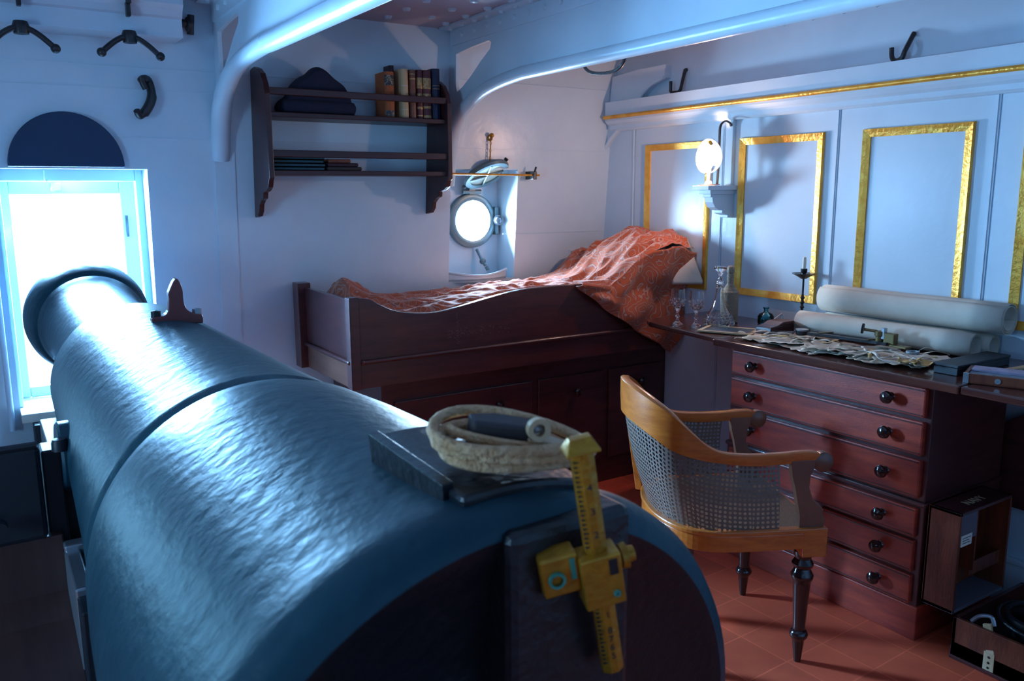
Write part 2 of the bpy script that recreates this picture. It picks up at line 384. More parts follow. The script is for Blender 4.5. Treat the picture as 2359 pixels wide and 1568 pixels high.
# gilt mouldings on the boards
def giltframe(n, y0, y1, z0=1.072, z1=1.855):
    b = MB(); w_ = 0.036
    o_ = [(y0, z0), (y1, z0), (y1, z1), (y0, z1)]; i1 = [(y0-w_*.5, z0+w_*.5), (y1+w_*.5, z0+w_*.5), (y1+w_*.5, z1-w_*.5), (y0-w_*.5, z1-w_*.5)]
    i2 = [(y0-w_, z0+w_), (y1+w_, z0+w_), (y1+w_, z1-w_), (y0-w_, z1-w_)]
    L = [[(WX-0.001, *p) for p in o_], [(WX-0.016, *p) for p in [(o_[k][0]*.8+i1[k][0]*.2, o_[k][1]*.8+i1[k][1]*.2) for k in range(4)]], [(WX-0.011, *p) for p in i1], [(WX-0.007, *p) for p in i2], [(WX+0.004, *p) for p in i2]]
    for a, c in zip(L, L[1:]):
        for k in range(4):
            k2 = (k+1) % 4; b.add([a[k], a[k2], c[k2], c[k]], [(0, 1, 2, 3)])
    return struct(b.build('trim_%d' % n, gilt))
giltframe(2, 3.64, 3.14); giltframe(3, 2.943, 2.450); giltframe(4, 2.255, 1.775); giltframe(5, 1.590, 1.10); giltframe(6, 0.90, 0.41)
# small bead rectangle on the hull beside the berth
b = MB(); b.obox(H(3.14, 1.245, 0.003), (1,0,0), (0,-TL,1), (0,1,0), 0.13, 0.004, 0.004).obox(H(3.012, 1.17, 0.003), (1,0,0), (0,-TL,1), (0,1,0), 0.004, 0.08, 0.004)
struct(b.build('trim_7', whitesm))

# ---- gun port (window_1)
def gunport(n, x0):
    W = bpy.data.objects.new('window_%d' % n, None); COL.objects.link(W); W.location = (x0+0.29, 4.25, 0.676); struct(W)
    X = lambda a: x0+a
    Y = 4.30
    b = MB()   # outer frame and sash
    b.box((X(0.0), Y+0.0, 0.68), (X(0.055), Y+0.05, 1.72)).box((X(0.50), Y, 0.68), (X(0.577), Y+0.05, 1.72)).box((X(0.055), Y+0.001, 1.60), (X(0.50), Y+0.049, 1.72)).box((X(0.055), Y+0.001, 0.68), (X(0.50), Y+0.049, 0.73))
    b.build('sash', whitesm, W, bevel=0.006)
    b = MB(); b.box((X(0.018), 4.121, 1.655), (X(0.545), 4.169, 1.72)).box((X(-0.002), 4.12, 0.68), (X(0.018), 4.17, 1.72)).box((X(0.545), 4.12, 0.68), (X(0.580), 4.17, 1.72))
    b.build('port_frame', whitesm, W, bevel=0.006)
    MB().box((X(0.05), Y+0.02, 0.72), (X(0.51), Y+0.026, 1.605)).build('pane', pane_m, W)
    b = MB(); b.box((X(0.22), Y-0.012, 1.615), (X(0.26), Y, 1.65)); b.build('catch_plate', whitesm, W, bevel=0.003)
    MB().box((X(0.517), Y-0.010, 1.40), (X(0.527), Y, 1.50)).build('catch', iron, W)
    MB().tube([(X(0.19), 4.10, 1.70), (X(0.19), 4.10, 1.665), (X(0.19), 4.06, 1.66)], 0.007).build('stay_hook', whitesm, W, smooth=True)
    MB().box((X(-0.0), 3.98, 0.64), (X(0.577), 4.3, 0.68)).build('sill', linen, W, bevel=0.004)
    MB().tube([H(X(-0.035), 1.75, 0.03), H(X(-0.035), 1.2, 0.03), H(X(-0.035), 0.6, 0.03)], 0.012).build('edge_bead', whitesm, W, smooth=True)
    return W
gunport(1, 0.09); gunport(3, -1.55)  # the left-hand port is out of view, added to admit blue fill
o = MB(); o.box((0.13, 3.93, 0.50), (0.66, 4.07, 0.64)); struct(o.build('trim_8', blackpaint, bevel=0.004))
W4 = bpy.data.objects.new('window_4', None); COL.objects.link(W4); W4.location = (-2.2, 1.2, 0.85); struct(W4)  # unseen window, added as the opening for the side fill light
b = MB(); b.box((-2.24, 0.8, 0.85), (-2.19, 0.86, 1.85)).box((-2.24, 1.54, 0.85), (-2.19, 1.6, 1.85)).box((-2.24, 0.8, 0.85), (-2.19, 1.6, 0.91)).box((-2.24, 0.8, 1.79), (-2.19, 1.6, 1.85)).build('sash', whitesm, W4)

# ---- porthole (window_2)
W = bpy.data.objects.new('window_2', None); COL.objects.link(W); W.location = (2.40, 4.22, 1.105); struct(W)
PC = (2.432, 1.434); PR = 0.128
circ = [(PC[0]+PR*math.cos(t*math.pi/24), PC[1]+PR*math.sin(t*math.pi/24)) for t in range(48)]
plate('back_plate', [[(2.18, 1.10), (2.62, 1.10), (2.62, 1.73), (2.18, 1.73)], circ], frame((0, 4.215, 0), (1,0,0), (0,0,1)), 0.012, white, W)
MB().lathe([(PR-0.012, 0.004), (PR-0.012, 0.03), (PR+0.006, 0.036), (PR+0.026, 0.030), (PR+0.030, 0.0), (PR-0.012, 0.0)], (PC[0], 4.21, PC[1]), (0, -1, 0), 48).build('ring', ringm, W, smooth=True)
MB().lathe([(0.001, 0.0), (PR, 0.0), (PR, 0.006), (0.001, 0.006)], (PC[0], 4.215, PC[1]), (0, -1, 0), 48).build('pane', pane_m, W, smooth=True)
b = MB(); b.tube([(2.46, 4.19, 1.268), (2.472, 4.16, 1.215), (2.485, 4.135, 1.175)], 0.009).ball((2.476, 4.150, 1.200), 0.019).tube([(2.487, 4.13, 1.17), (2.492, 4.12, 1.150)], 0.011)
b.build('dog_bolt', ringm, W, smooth=True)
b = MB(); b.box((2.575, 4.165, 1.35), (2.60, 4.21, 1.51)); b.box((2.555, 4.18, 1.40), (2.585, 4.205, 1.47)); b.build('hinge', ringm, W, bevel=0.004)
b = MB(); b.lathe([(0.001, 0.035), (0.014, 0.034), (0.020, 0.026), (0.020, 0.0), (0.012, -0.008)], (2.588, 4.15, 1.435), (-0.6, -0.8, 0), 20).lathe([(0.022, 0.005), (0.030, 0.008), (0.030, 0.014), (0.022, 0.012)], (2.588, 4.15, 1.435), (-0.6, -0.8, 0), 20)
b.build('hinge_nut', steel, W, smooth=True)
b = MB(); b.tube([(2.36, 4.17, 1.60), (2.48, 4.17, 1.60)], 0.012); b.box((2.40, 4.16, 1.585), (2.44, 4.21, 1.625)); b.ball((2.37, 4.17, 1.625), 0.013).build('lid_hinge', ringm, W, smooth=True)
# drip shelf with a curved raised lip
b = MB(); pts = [(2.19+0.38*k/16, 4.045-0.055*math.sin(math.pi*k/16), 0) for k in range(17)]
lip = lambda k: 1.158-0.024*math.sin(math.pi*k/16)
b.prism([(p[0], p[1], 1.105) for p in pts]+[(2.605, 4.21, 1.105), (2.185, 4.21, 1.105)], (0, 0, 0.012))
b.tube([(p[0], p[1], lip(k)) for k, p in enumerate(pts)], 0.008)
for k in range(16): b.add([(pts[k][0], pts[k][1], 1.10), (pts[k+1][0], pts[k+1][1], 1.10), (pts[k+1][0], pts[k+1][1], lip(k+1)), (pts[k][0], pts[k][1], lip(k))], [(0,1,2,3)])
b.build('drip_tray', white, W, smooth=True)

# ---- deck beams with bulb edge and curved knee
def beam(X, foot, label, top0=3.92):
    RB = 0.036 if foot > 1.75 else 0.030
    T = thing('deck_beam', label, 'beam', (X, 2.0, 2.12))
    path = ([(3.975, 1.80), (3.962, 1.86), (3.925, 1.945), (3.84, 2.035), (3.70, 2.098), (3.50, 2.135), (3.2, 2.150)] if foot > 1.75 else [(3.985, 1.68), (3.968, 1.79), (3.93, 1.90), (3.85, 1.985), (3.73, 2.048), (3.56, 2.10), (3.3, 2.128)]) + [(3.0, 2.145 if foot > 1.75 else 2.13), (1.0, 2.13), (-2.2, 2.13)]
    path = [p for p in path]
    sm = smooth_path([(X, p[0], p[1]) for p in path], 6)
    outer = [(p.y, p.z) for p in sm] + [(-2.2, ZC), (3.925, ZC), (3.94, 2.2)]
    outer += [(HY(z)-0.004, z) for z in (2.0, 1.85)]
    hole = [(3.862, 2.291), (3.70, 2.305), (3.54, 2.312), (3.518, 2.300), (3.528, 2.272), (3.62, 2.225), (3.72, 2.165), (3.80, 2.125), (3.858, 2.105), (3.868, 2.13)]
    plate('web', [outer, hole], frame((X, 0, 0), (0,1,0), (0,0,1)), 0.018, white, T)
    MB().tube([(X, p[0], p[1]) for p in [(3.99, foot-0.05)]] + sm, [RB*1.1]+[RB*(1+0.25*max(0, (p.y-3.6)/0.4)) for p in sm], 16).build('bulb_edge', white, T, smooth=True)
    b = MB()
    for sx in (-1, 1):
        x1 = X+sx*0.009; x2 = X+sx*0.085
        b.box((min(x1, x2), -2.2, ZC-0.012), (max(x1, x2), 3.90, ZC-0.001)).box((min(x1, x1+sx*.01), -2.2, ZC-0.085), (max(x1, x1+sx*.01), 3.90, ZC-0.001))
        for k in range(30):
            b.lathe([(0.001, 0.012), (0.010, 0.010), (0.014, 0)], (X+sx*0.05, 3.84-k*0.12, ZC-0.012), (0,0,-1), seg=8)
            b.lathe([(0.001, 0.012), (0.010, 0.010), (0.014, 0)], (X+sx*0.019, 3.78-k*0.12, ZC-0.045), (sx,0,0), seg=8)
    b.build('angle_bar', white, T)
beam(2.17, 1.68, 'long white iron deck beam with curved knee between shelf and porthole')
beam(0.985, 1.80, 'white deck beam whose knee ends left of the bookshelf')

# moulded white box beam above the gun port
b = MB(); prof = [(3.76, 2.235), (3.945, 2.235), (3.935, 2.405), (3.70, 2.405), (3.70, 2.385), (3.715, 2.372), (3.712, 2.355), (3.735, 2.335), (3.745, 2.312), (3.76, 2.305)]
b.prism([(-1.0, y, z) for y, z in prof], (1.81, 0, 0))
tag(b.build('cornice_box', whitesm), 'white moulded timber rail along hull over the gun port', 'rail')

def crutch(x, label):
    T = thing('iron_bracket', label, 'bracket', (x, 3.72, 2.2), 'iron hooks under the rail')
    b = MB(); b.box((x-0.010, 3.683, 2.335), (x+0.010, 3.697, ZC)); b.box((x-0.008, 3.70, 2.29), (x+0.008, 3.735, 2.345)).build('strap', iron, T, bevel=0.003)
    pts = smooth_path([(x-0.105, 3.72, 2.150), (x-0.06, 3.72, 2.190), (x-0.02, 3.72, 2.212), (x+0.02, 3.72, 2.212), (x+0.06, 3.72, 2.190), (x+0.105, 3.72, 2.150)], 5)
    b = MB(); b.tube(pts, 0.011, 10); b.lathe([(0.001, -0.02), (0.026, -0.016), (0.030, 0.012), (0.024, 0.03), (0.001, 0.032)], (x, 3.73, 2.208), (0,0,1), 16)
    b.build('arms', iron, T, smooth=True)
    for s in (-1, 1): MB().ball((x+s*0.108, 3.72, 2.147), 0.018).build('ball_end', iron, T, smooth=True)
crutch(0.225, 'black iron hook with two drooping arms, over left side of gun port')
crutch(0.600, 'black iron hook with two drooping arms, nearer the right end of the white rail')

# semicircular board above the port
cpts = [(0.358-0.217*math.cos(math.pi*k/32), 1.712+0.222*math.sin(math.pi*k/32)) for k in range(33)]
b = MB(); b.prism([H(x, z, 0.0) for x, z in cpts], (0, -0.025, 0))
tag(b.build('half_round_board', navyboard, bevel=0.003), 'dark blue half round board fixed directly above the gun port', 'board')
# horn-like cleat
b = MB(); b.tube(smooth_path([H(0.672, 2.035, 0.06), H(0.66, 2.07, 0.055), H(0.69, 2.075, 0.02), H(0.70, 2.01, 0.03), H(0.675, 1.955, 0.04), H(0.645, 1.925, 0.05), H(0.63, 1.945, 0.07)], 5), [0.012]*5+[0.018]*10+[0.020]*8+[0.014]*8, 12)
tag(b.build('hull_hook', iron, smooth=True), 'curved black hook on hull up right of the half round board', 'hook')
b = MB(); b.ball(H(0.865, 2.315, 0.03), 0.028, 0.6, 1, 1.2).ball(H(0.84, 2.315, 0.045), 0.018).tube([H(0.878, 2.355, 0.03), H(0.872, 2.275, 0.03)], 0.015)
tag(b.build('hull_cleat', iron, smooth=True), 'small black knobbed cleat at end of white rail', 'cleat')

# ================================================================== BOOKSHELF
T = thing('wall_bookshelf', 'dark mahogany hanging bookshelf with two railed shelves and scrolled sides', 'bookshelf', (1.6, 3.9, 1.48))
def side(X):
    Yf = 3.735
    pts = [(HY(1.49), 1.485), (HY(1.49)-0.05, 1.492), (3.925, 1.515), (3.915, 1.545), (3.885, 1.565), (3.85, 1.575), (3.845, 1.600), (3.80, 1.608), (3.765, 1.625), (3.75, 1.655), (Yf, 1.665), (Yf, 1.90), (Yf, 2.03), (3.750, 2.075), (3.785, 2.12), (3.83, 2.145), (3.88, 2.158), (3.92, 2.155), (HY(2.15), 2.15)]
    MB().prism([(X, y, z) for y, z in pts], (0.024, 0, 0)).build('side_panel', shelfm, T, bevel=0.003)
side(1.13); side(2.035)
for z in (1.955, 1.70):
    MB().box((1.15, 3.755, z-0.022), (2.04, HY(z)-0.002, z)).build('shelf', shelfm, T, bevel=0.003)
for z in (2.045, 1.775):
    MB().box((1.15, 3.745, z-0.017), (2.04, 3.762, z+0.014)).build('rail', shelfm, T, bevel=0.003)
# hat
T = thing('dark_hat', 'dark navy felt cocked hat on top shelf behind the rail', 'hat', (1.40, 3.85, 1.955))
hp = [(1.215, 1.96), (1.208, 1.985), (1.222, 2.01), (1.255, 2.035), (1.275, 2.075), (1.315, 2.115), (1.355, 2.138), (1.385, 2.165), (1.42, 2.172), (1.455, 2.155), (1.49, 2.125), (1.535, 2.095), (1.562, 2.05), (1.575, 2.01), (1.590, 1.985), (1.583, 1.96)]
sm = smooth_path([(p[0], 0, p[1]) for p in hp], 3)
def loftpuff(loop, y0, y1, zc, xc, n=8):
    b = MB(); rings = []
    for i in range(n+1):
        t = i/n; s = 0.90+0.10*math.sin(math.pi*t)**0.6
        rings.append([(xc+(p.x-xc)*s, y0+(y1-y0)*t, zc+(p.z-zc)*s) for p in loop])
    m = len(loop); vs = [v for r in rings for v in r]; fs = []
    for i in range(n):
        for k in range(m): fs.append((i*m+k, i*m+(k+1) % m, (i+1)*m+(k+1) % m, (i+1)*m+k))
    fs.append(tuple(range(m))); fs.append(tuple(n*m+k for k in range(m)))
    return b.add(vs, fs)
loftpuff(sm, 3.80, 3.90, 1.956, 1.40).build('crown', felt, T, smooth=True)
MB().tube(smooth_path([(1.225, 3.815, 1.987), (1.30, 3.806, 1.988), (1.40, 3.804, 1.988), (1.50, 3.806, 1.988), (1.575, 3.815, 1.987)], 6), [0.022]+[0.030]*23+[0.022], 12).build('brim', felt, T, smooth=True)

def book(x0, x1, z0, h, yf, depth, cover, label, bands=(), labelm=None, pages=True, ln=None, group='books on the top shelf'):
    T = thing('book', label, 'book', ((x0+x1)/2, yf+depth/2, z0), group)
    th = 0.003
    # rounded spine (towards the room)
    pts = [(x0, yf+0.012), (x0+0.15*(x1-x0), yf+0.003), ((x0+x1)/2, yf), (x1-0.15*(x1-x0), yf+0.003), (x1, yf+0.012)]
    b = MB(); b.prism([(p[0], p[1], z0) for p in pts], (0, 0, h))
    b.box((x0, yf+0.011, z0), (x0+th, yf+depth, z0+h)).box((x1-th, yf+0.011, z0), (x1, yf+depth, z0+h)); b.build('cover', cover, T)
    MB().box((x0+th, yf+0.012, z0+0.004), (x1-th, yf+depth-0.004, z0+h-0.004)).build('page_block', paper, T)
    if bands:
        for (a, c) in bands:
            b = MB()
            q = [(p[0]+(0.0006 if p[0] > (x0+x1)/2 else -0.0006 if p[0] < (x0+x1)/2 else 0), p[1]-0.0012) for p in pts]
            b.prism([(p[0], p[1], z0+a*h) for p in q], (0, 0, (c-a)*h))
            b.build('spine_band', labelm or giltspine, T)
giltspine = mat('gilt_tooling', (0.62, 0.40, 0.16), 0.45, metal=0.3, color2=(0.28, 0.13, 0.07), cscale=120)
blk = mat('black_label', (0.02, 0.02, 0.03), 0.4, color2=(0.45, 0.35, 0.2), cscale=90, mixlo=0.5, mixhi=0.7)
orange = mat('orange_cloth', (0.36, 0.085, 0.02), 0.6)
cream = mat('cream_vellum', (0.55, 0.40, 0.22), 0.6)
brownb = mat('brown_calf', (0.16, 0.05, 0.03), 0.4, color2=(0.24, 0.085, 0.05), cscale=50)
redb = mat('red_morocco', (0.11, 0.018, 0.022), 0.4)
navyb = mat('navy_binding', (0.010, 0.012, 0.05), 0.4)
maroon = mat('maroon_binding', (0.035, 0.008, 0.018), 0.5)
Z = 1.956
book(1.735, 1.785, Z, 0.215, 3.800, 0.12, orange, 'thick orange cloth book with black spine labels, leftmost of the upright books', [(0.70, 0.93), (0.03, 0.16)], blk)
book(1.818, 1.855, Z, 0.232, 3.790, 0.13, cream, 'pale cream vellum book beside the thick orange one', [(0.655, 0.67), (0.17, 0.18)], linen)
book(1.866, 1.898, Z, 0.232, 3.795, 0.13, brownb, 'plain brown calf book right of the cream one', [(0.80, 0.83), (0.9, 0.92)])
book(1.906, 1.938, Z, 0.235, 3.800, 0.13, redb, 'narrower red book with gold bands, next to the brown calf one', [(0.62, 0.84), (0.47, 0.52), (0.20, 0.25), (0.06, 0.08)])
book(1.940, 1.983, Z, 0.235, 3.795, 0.13, redb, 'wider red book with bright gold bands, next to the dark blue one', [(0.62, 0.84), (0.46, 0.52), (0.22, 0.27), (0.34, 0.36), (0.03, 0.08)])
book(1.988, 2.030, Z, 0.245, 3.790, 0.13, navyb, 'dark blue book at the right end of the top shelf', [(0.60, 0.61), (0.66, 0.67)])
book(1.790, 1.816, Z, 0.255, 3.865, 0.08, maroon, 'tall maroon book set back in the gap behind orange and cream books')
# stack of blue books on the lower shelf
for k in range(4):
    zz = 1.701+k*0.0165; dx = (0.0, 0.004, -0.004, 0.002)[k]
    T = thing('flat_book', ['blue cloth volume lying flat at bottom of the left stack', 'blue cloth volume second from bottom in left stack', 'blue cloth volume third from bottom in left stack', 'blue cloth volume on top of the left stack'][k], 'book', (1.29, 3.86, zz), 'blue books lying on the lower shelf')
    b = MB(); b.box((1.17+dx, 3.80, zz), (1.41+dx, 3.93, zz+0.0035)).box((1.17+dx, 3.80, zz+0.0125), (1.41+dx, 3.93, zz+0.016)).box((1.17+dx, 3.80, zz), (1.41+dx, 3.804, zz+0.016)); b.build('cover', teal, T)
    MB().box((1.173+dx, 3.804, zz+0.0035), (1.407+dx, 3.927, zz+0.0125)).build('page_block', paper, T)
for k, (a, c, m_, l) in enumerate([(1.425, 1.60, leatherd, 'dark leather notebook at bottom of the right hand pile'), (1.43, 1.585, maroon, 'worn maroon notebook in middle of the right hand pile'), (1.435, 1.55, brownb, 'brown bundle on top of the right hand pile, lower shelf')]):
    zz = 1.701+k*0.0185
    tag(MB().box((a, 3.80+0.006*k, zz), (c, 3.91, zz+0.018)).build('notebook', m_, bevel=0.006), l, 'notebook', 'notebooks on the lower shelf')

# ---- curtain rod, deadlight, chain and hook
T = thing('brass_rod', 'thin brass rod across the porthole recess with black end bracket', 'rod', (2.45, 3.93, 1.68))
MB().tube([H(2.10, 1.693, 0.07), H(2.715, 1.689, 0.07)], 0.0055, 10).build('rod', brass, T, smooth=True)
b = MB(); b.box(H(2.665, 1.665, 0.085), H(2.69, 1.71, 0.0)).tube([H(2.682, 1.705, 0.07), H(2.690, 1.735, 0.07)], 0.006); b.build('end_bracket', iron, T, bevel=0.003)
greenish = mat('pale_green_obscured_glass', (0.52, 0.66, 0.58), 0.15, spec=0.7)
T = thing('deadlight', 'round glazed deadlight lid with crossed bars, hinged up above porthole', 'lid', (2.42, 4.05, 1.64))
ax = Vector((0.15, -0.50, -0.85)).normalized()
c0 = Vector((2.435, 4.03, 1.695))
MB().lathe([(0.100, -0.012), (0.130, -0.014), (0.136, 0.0), (0.130, 0.014), (0.100, 0.012), (0.100, -0.012)], c0, ax, 40).build('rim', ringm, T, smooth=True)
MB().lathe([(0.001, -0.004), (0.102, -0.004), (0.102, 0.004), (0.001, 0.004)], c0, ax, 32).build('glass', greenish, T, smooth=True)
e1 = ax.cross(Vector((0,0,1))).normalized(); e2 = ax.cross(e1)
for a in (0.5, 2.07): 
    d = e1*math.cos(a)+e2*math.sin(a); MB().tube([c0-d*0.105+ax*0.01, c0+d*0.105+ax*0.01], 0.006, 8).build('cross_bar', ringm, T, smooth=True)
b = MB(); b.tube([c0+Vector((-0.02, 0.02, 0.015)), c0+Vector((0.03, -0.04, 0.035)), c0+Vector((0.06, -0.06, 0.075))], 0.011).tube([c0+Vector((0.075, -0.03, 0.045)), c0+Vector((0.10, -0.06, 0.085))], 0.011).build('lugs', iron, T, smooth=True)
T = thing('hook_and_chain', 'small brass eye and chain on hull above the porthole', 'chain', (2.42, 3.95, 1.78))
b = MB(); b.ball(H(2.420, 1.900, 0.022), 0.013).lathe([(0.010, 0), (0.018, 0.004), (0.010, 0.010)], H(2.42, 1.888, 0.0), (0,-1,0.09)); b.build('eye', brass, T, smooth=True)
for k in range(7):
    p = H(2.417, 1.88-k*0.02, 0.018); b = MB(); b.tube([p+Vector((0.005*math.cos(t*math.pi/4)*(1 if k % 2 else 0.3), 0.005*math.cos(t*math.pi/4)*(0.3 if k % 2 else 1), 0.012*math.sin(t*math.pi/4))) for t in range(8)], 0.0022, 6, closed=True); b.build('link', brass, T, smooth=True)
# ---- overhead hooks
b = MB(); b.tube(smooth_path([(2.21, 2.87, 2.20), (2.21, 2.868, 2.13), (2.21, 2.82, 2.085), (2.21, 2.72, 2.068), (2.21, 2.64, 2.075), (2.21, 2.60, 2.11), (2.21, 2.595, 2.20), (2.21, 2.595, 2.33)], 6), 0.007, 8)
b.tube([(2.21, 2.87, 2.20), (2.21, 2.87, 2.33)], 0.007, 8); b.box((2.188, 2.58, 2.30), (2.218, 2.61, 2.34)).box((2.188, 2.855, 2.30), (2.218, 2.885, 2.34))
tag(b.build('wire_loop', iron, smooth=True), 'black wire loop hanging beside long deck beam near corner', 'loop')
b = MB(); b.tube([(WX+0.008, 3.36, 2.235), (WX-0.022, 3.36, 2.128), (WX-0.025, 3.375, 2.118), (WX-0.025, 3.425, 2.120), (WX-0.025, 3.432, 2.128), (WX-0.025, 3.432, 2.18)], 0.009, 8).ball((WX+0.014, 3.36, 2.233), 0.010)
tag(b.build('square_hook', iron), 'square black hook on upper bulkhead above the left gilt panel', 'hook')
b = MB(); b.tube(smooth_path([(WX+0.016, 2.07, 2.222), (WX-0.005, 2.072, 2.19), (WX-0.03, 2.075, 2.15), (WX-0.03, 2.085, 2.125), (WX-0.03, 2.11, 2.115), (WX-0.03, 2.13, 2.13), (WX-0.03, 2.135, 2.17)], 5), 0.010, 8)
tag(b.build('curved_hook', iron, smooth=True), 'J shaped black hook above the cornice over third gilt panel', 'hook')
# knee brace at corner
b = MB(); arc = [(3.245, 3.48+0.50*0, 2.0)]
pts = smooth_path([(0, 4.02, 1.76), (0, 3.99, 1.83), (0, 3.93, 1.90), (0, 3.84, 1.97), (0, 3.72, 2.08), (0, 3.60, 2.17), (0, 3.48, 2.205)], 5)
poly = [(WX-0.028, p.y, p.z) for p in pts] + [(WX-0.028, 3.48, 2.272), (WX-0.028, 3.70, 2.272), (WX-0.028, 3.92, 2.255), (WX-0.028, 3.945, 2.1), (WX-0.028, 3.97, 1.9)]
b.prism(poly, (0.05, 0, 0)); b.tube([(WX-0.03, p.y, p.z) for p in pts], 0.010, 8)
tag(b.build('corner_knee', whitesm), 'white curved iron knee joining hull to bulkhead in corner', 'bracket')

# ================================================================== WALL LAMP
T = thing('wall_lamp', 'white wall bracket lamp with glowing egg shaped shade on bulkhead', 'lamp', (3.18, 3.0, 1.50))
YL = 3.0
b = MB(); b.box((3.055, YL-0.055, 1.600), (WX, YL+0.055, 1.622)).box((3.085, YL-0.040, 1.580), (WX, YL+0.040, 1.600))
pts = [(WX, 1.58), (3.10, 1.58), (3.10, 1.565), (3.112, 1.565), (3.117, 1.54), (3.135, 1.515), (3.165, 1.50), (3.185, 1.50), (3.185, 1.485), (3.20, 1.48), (3.225, 1.475), (3.225, 1.462), (WX, 1.46)]
b.prism([(x, YL-0.028, z) for x, z in pts], (0, 0.056, 0)); b.build('corbel', whitesm, T, bevel=0.002)
MB().lathe([(0.001, 0.006), (0.050, 0.004), (0.056, 0.0), (0.001, 0.0)], (3.115, YL, 1.624), (0,0,1), 28).build('drip_plate', leatherd, T, smooth=True)
MB().lathe([(0.001, 0.0), (0.020, 0.0), (0.016, 0.014), (0.0105, 0.018), (0.0105, 0.075), (0.001, 0.075)], (3.11, YL, 1.628), (0,0,1), 20).build('candle_tube', candle_m, T, smooth=True)
MB().tube(smooth_path([(3.16, YL-0.01, 1.628), (3.165, YL-0.01, 1.75), (3.165, YL-0.01, 1.87), (3.17, YL-0.01, 1.915), (3.20, YL-0.01, 1.938), (3.235, YL-0.01, 1.930), (3.245, YL-0.01, 1.915)], 6), 0.008, 10, flat=0.5).build('stem', leatherd, T, smooth=True)
MB().box((WX-0.022, YL-0.020, 1.62), (WX, YL+0.020, 1.945)).build('back_plate', whitesm, T, bevel=0.003)
# concave shade: half egg opening away from the bulkhead
b = MB(); vs = []; nu, nv = 28, 14
cx, cz = 3.095, 1.765
def egg(u, v):
    th = v*math.pi/2*0.999; ph = u*2*math.pi
    y = 0.078*math.sin(th)*math.cos(ph)*(1-0.10*math.sin(ph)); z = 0.084*math.sin(th)*math.sin(ph); x = 0.062*math.cos(th)
    return Vector((cx+x, YL+y, cz+z)), math.sin(th), ph
for j in range(nv+1):
    for i in range(nu): vs.append(egg(i/nu, j/nv)[0])
fs = []
for j in range(nv):
    for i in range(nu):
        u = (i+.5)/nu; v = (j+.5)/nv
        ph = u*2*math.pi; s_ = math.sin(v*math.pi/2)
        if s_ > 0.55 and abs((ph-1.5*math.pi)) < 0.30: continue      # notch at the bottom
        if 0.72 < s_ < 0.95 and abs(ph-0.42*math.pi) < 0.25: continue    # smoke hole at the top
        fs.append((j*nu+i, j*nu+(i+1) % nu, (j+1)*nu+(i+1) % nu, (j+1)*nu+i))
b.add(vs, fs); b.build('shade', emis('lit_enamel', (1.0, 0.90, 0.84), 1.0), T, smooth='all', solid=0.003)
MB().ball((3.085, YL, 1.745), 0.017, 1, 1, 1.5).build('bulb', emis('bulb_glow', (1.0, 0.80, 0.66), 6), T, smooth=True)
pl = bpy.data.lights.new('bulb_light', 'POINT'); pl.energy = 13; pl.color = (1.0, 0.57, 0.40); pl.shadow_soft_size = 0.018
po = bpy.data.objects.new('bulb_light', pl); COL.objects.link(po); po.location = (3.060, YL, 1.75)

# ================================================================== BERTH
T = thing('box_berth', 'dark mahogany box bed with scalloped side built against hull', 'bed', (2.3, 3.65, 0))
YB = 3.34
ft = smooth_path([(1.36, 0, 1.150), (1.42, 0, 1.140), (1.47, 0, 1.112), (1.54, 0, 1.080), (1.64, 0, 1.062), (1.75, 0, 1.058), (1.87, 0, 1.074), (2.01, 0, 1.100), (2.2, 0, 1.128), (2.38, 0, 1.135), (2.55, 0, 1.132), (2.75, 0, 1.125), (3.0, 0, 1.12), (3.265, 0, 1.12)], 4)
FB = MB().prism([(p.x, YB, p.z) for p in ft]+[(3.265, YB, 0.865), (1.36, YB, 0.865)], (0, 0.028, 0)).build('front_board', mahox, T, bevel=0.004)
b = MB(); rs = random.Random(5)
for k in range(90):     # pale scuffs in the varnish
    if k < 18: x, z = 1.85+rs.uniform(-.004, .004), 0.90+0.150*k/18
    else: x, z = 1.80+0.34*rs.random()**1.3, 0.925+0.045*rs.random()
    l_ = rs.uniform(0.002, 0.007); b.box((x, YB-0.0006, z), (x+l_, YB+0.0006, z+rs.uniform(0.0012, 0.003)))
b.build('scuff_marks', mat('scuffed_varnish', (0.16, 0.11, 0.12), 0.7), FB)['kind'] = 'stuff'
MB().box((1.36, YB+0.005, 0.745), (3.265, YB+0.03, 0.866)).build('lower_rail', mahox, T, bevel=0.003)
MB().tube([(1.375, YB-0.006, 0.866), (3.265, YB-0.006, 0.866)], 0.010, 10).ball((1.372, YB-0.006, 0.866), 0.012).build('front_moulding', mahox, T, smooth=True)
MB().box((1.318, YB-0.008, 0.745), (1.366, YB+0.045, 1.153)).build('corner_post', mahox, T, bevel=0.004)
endm = mat('berth_end_wood', (0.13, 0.045, 0.030), 0.35, color2=(0.20, 0.08, 0.05), cscale=3, stretch=(2, 1.5, 8), coat=0.2)
MB().box((1.330, YB+0.04, 0.865), (1.352, 3.93, 1.142)).build('end_board', mahox, T, bevel=0.003)
MB().box((1.330, YB+0.04, 0.745), (1.350, 3.93, 0.866)).build('end_rail', endm, T, bevel=0.003)
MB().tube([(1.322, YB+0.02, 0.866), (1.322, 3.96, 0.866)], 0.010, 10).ball((1.322, YB+0.018, 0.866), 0.012).build('end_moulding', mahox, T, smooth=True)
MB().box((1.295, 3.93, 0.745), (1.36, 4.01, 1.165)).build('back_post', mahox, T, bevel=0.003)
MB().box((1.36, YB+0.03, 0.76), (3.265, 4.0, 1.02)).build('mattress_base', basemat, T)
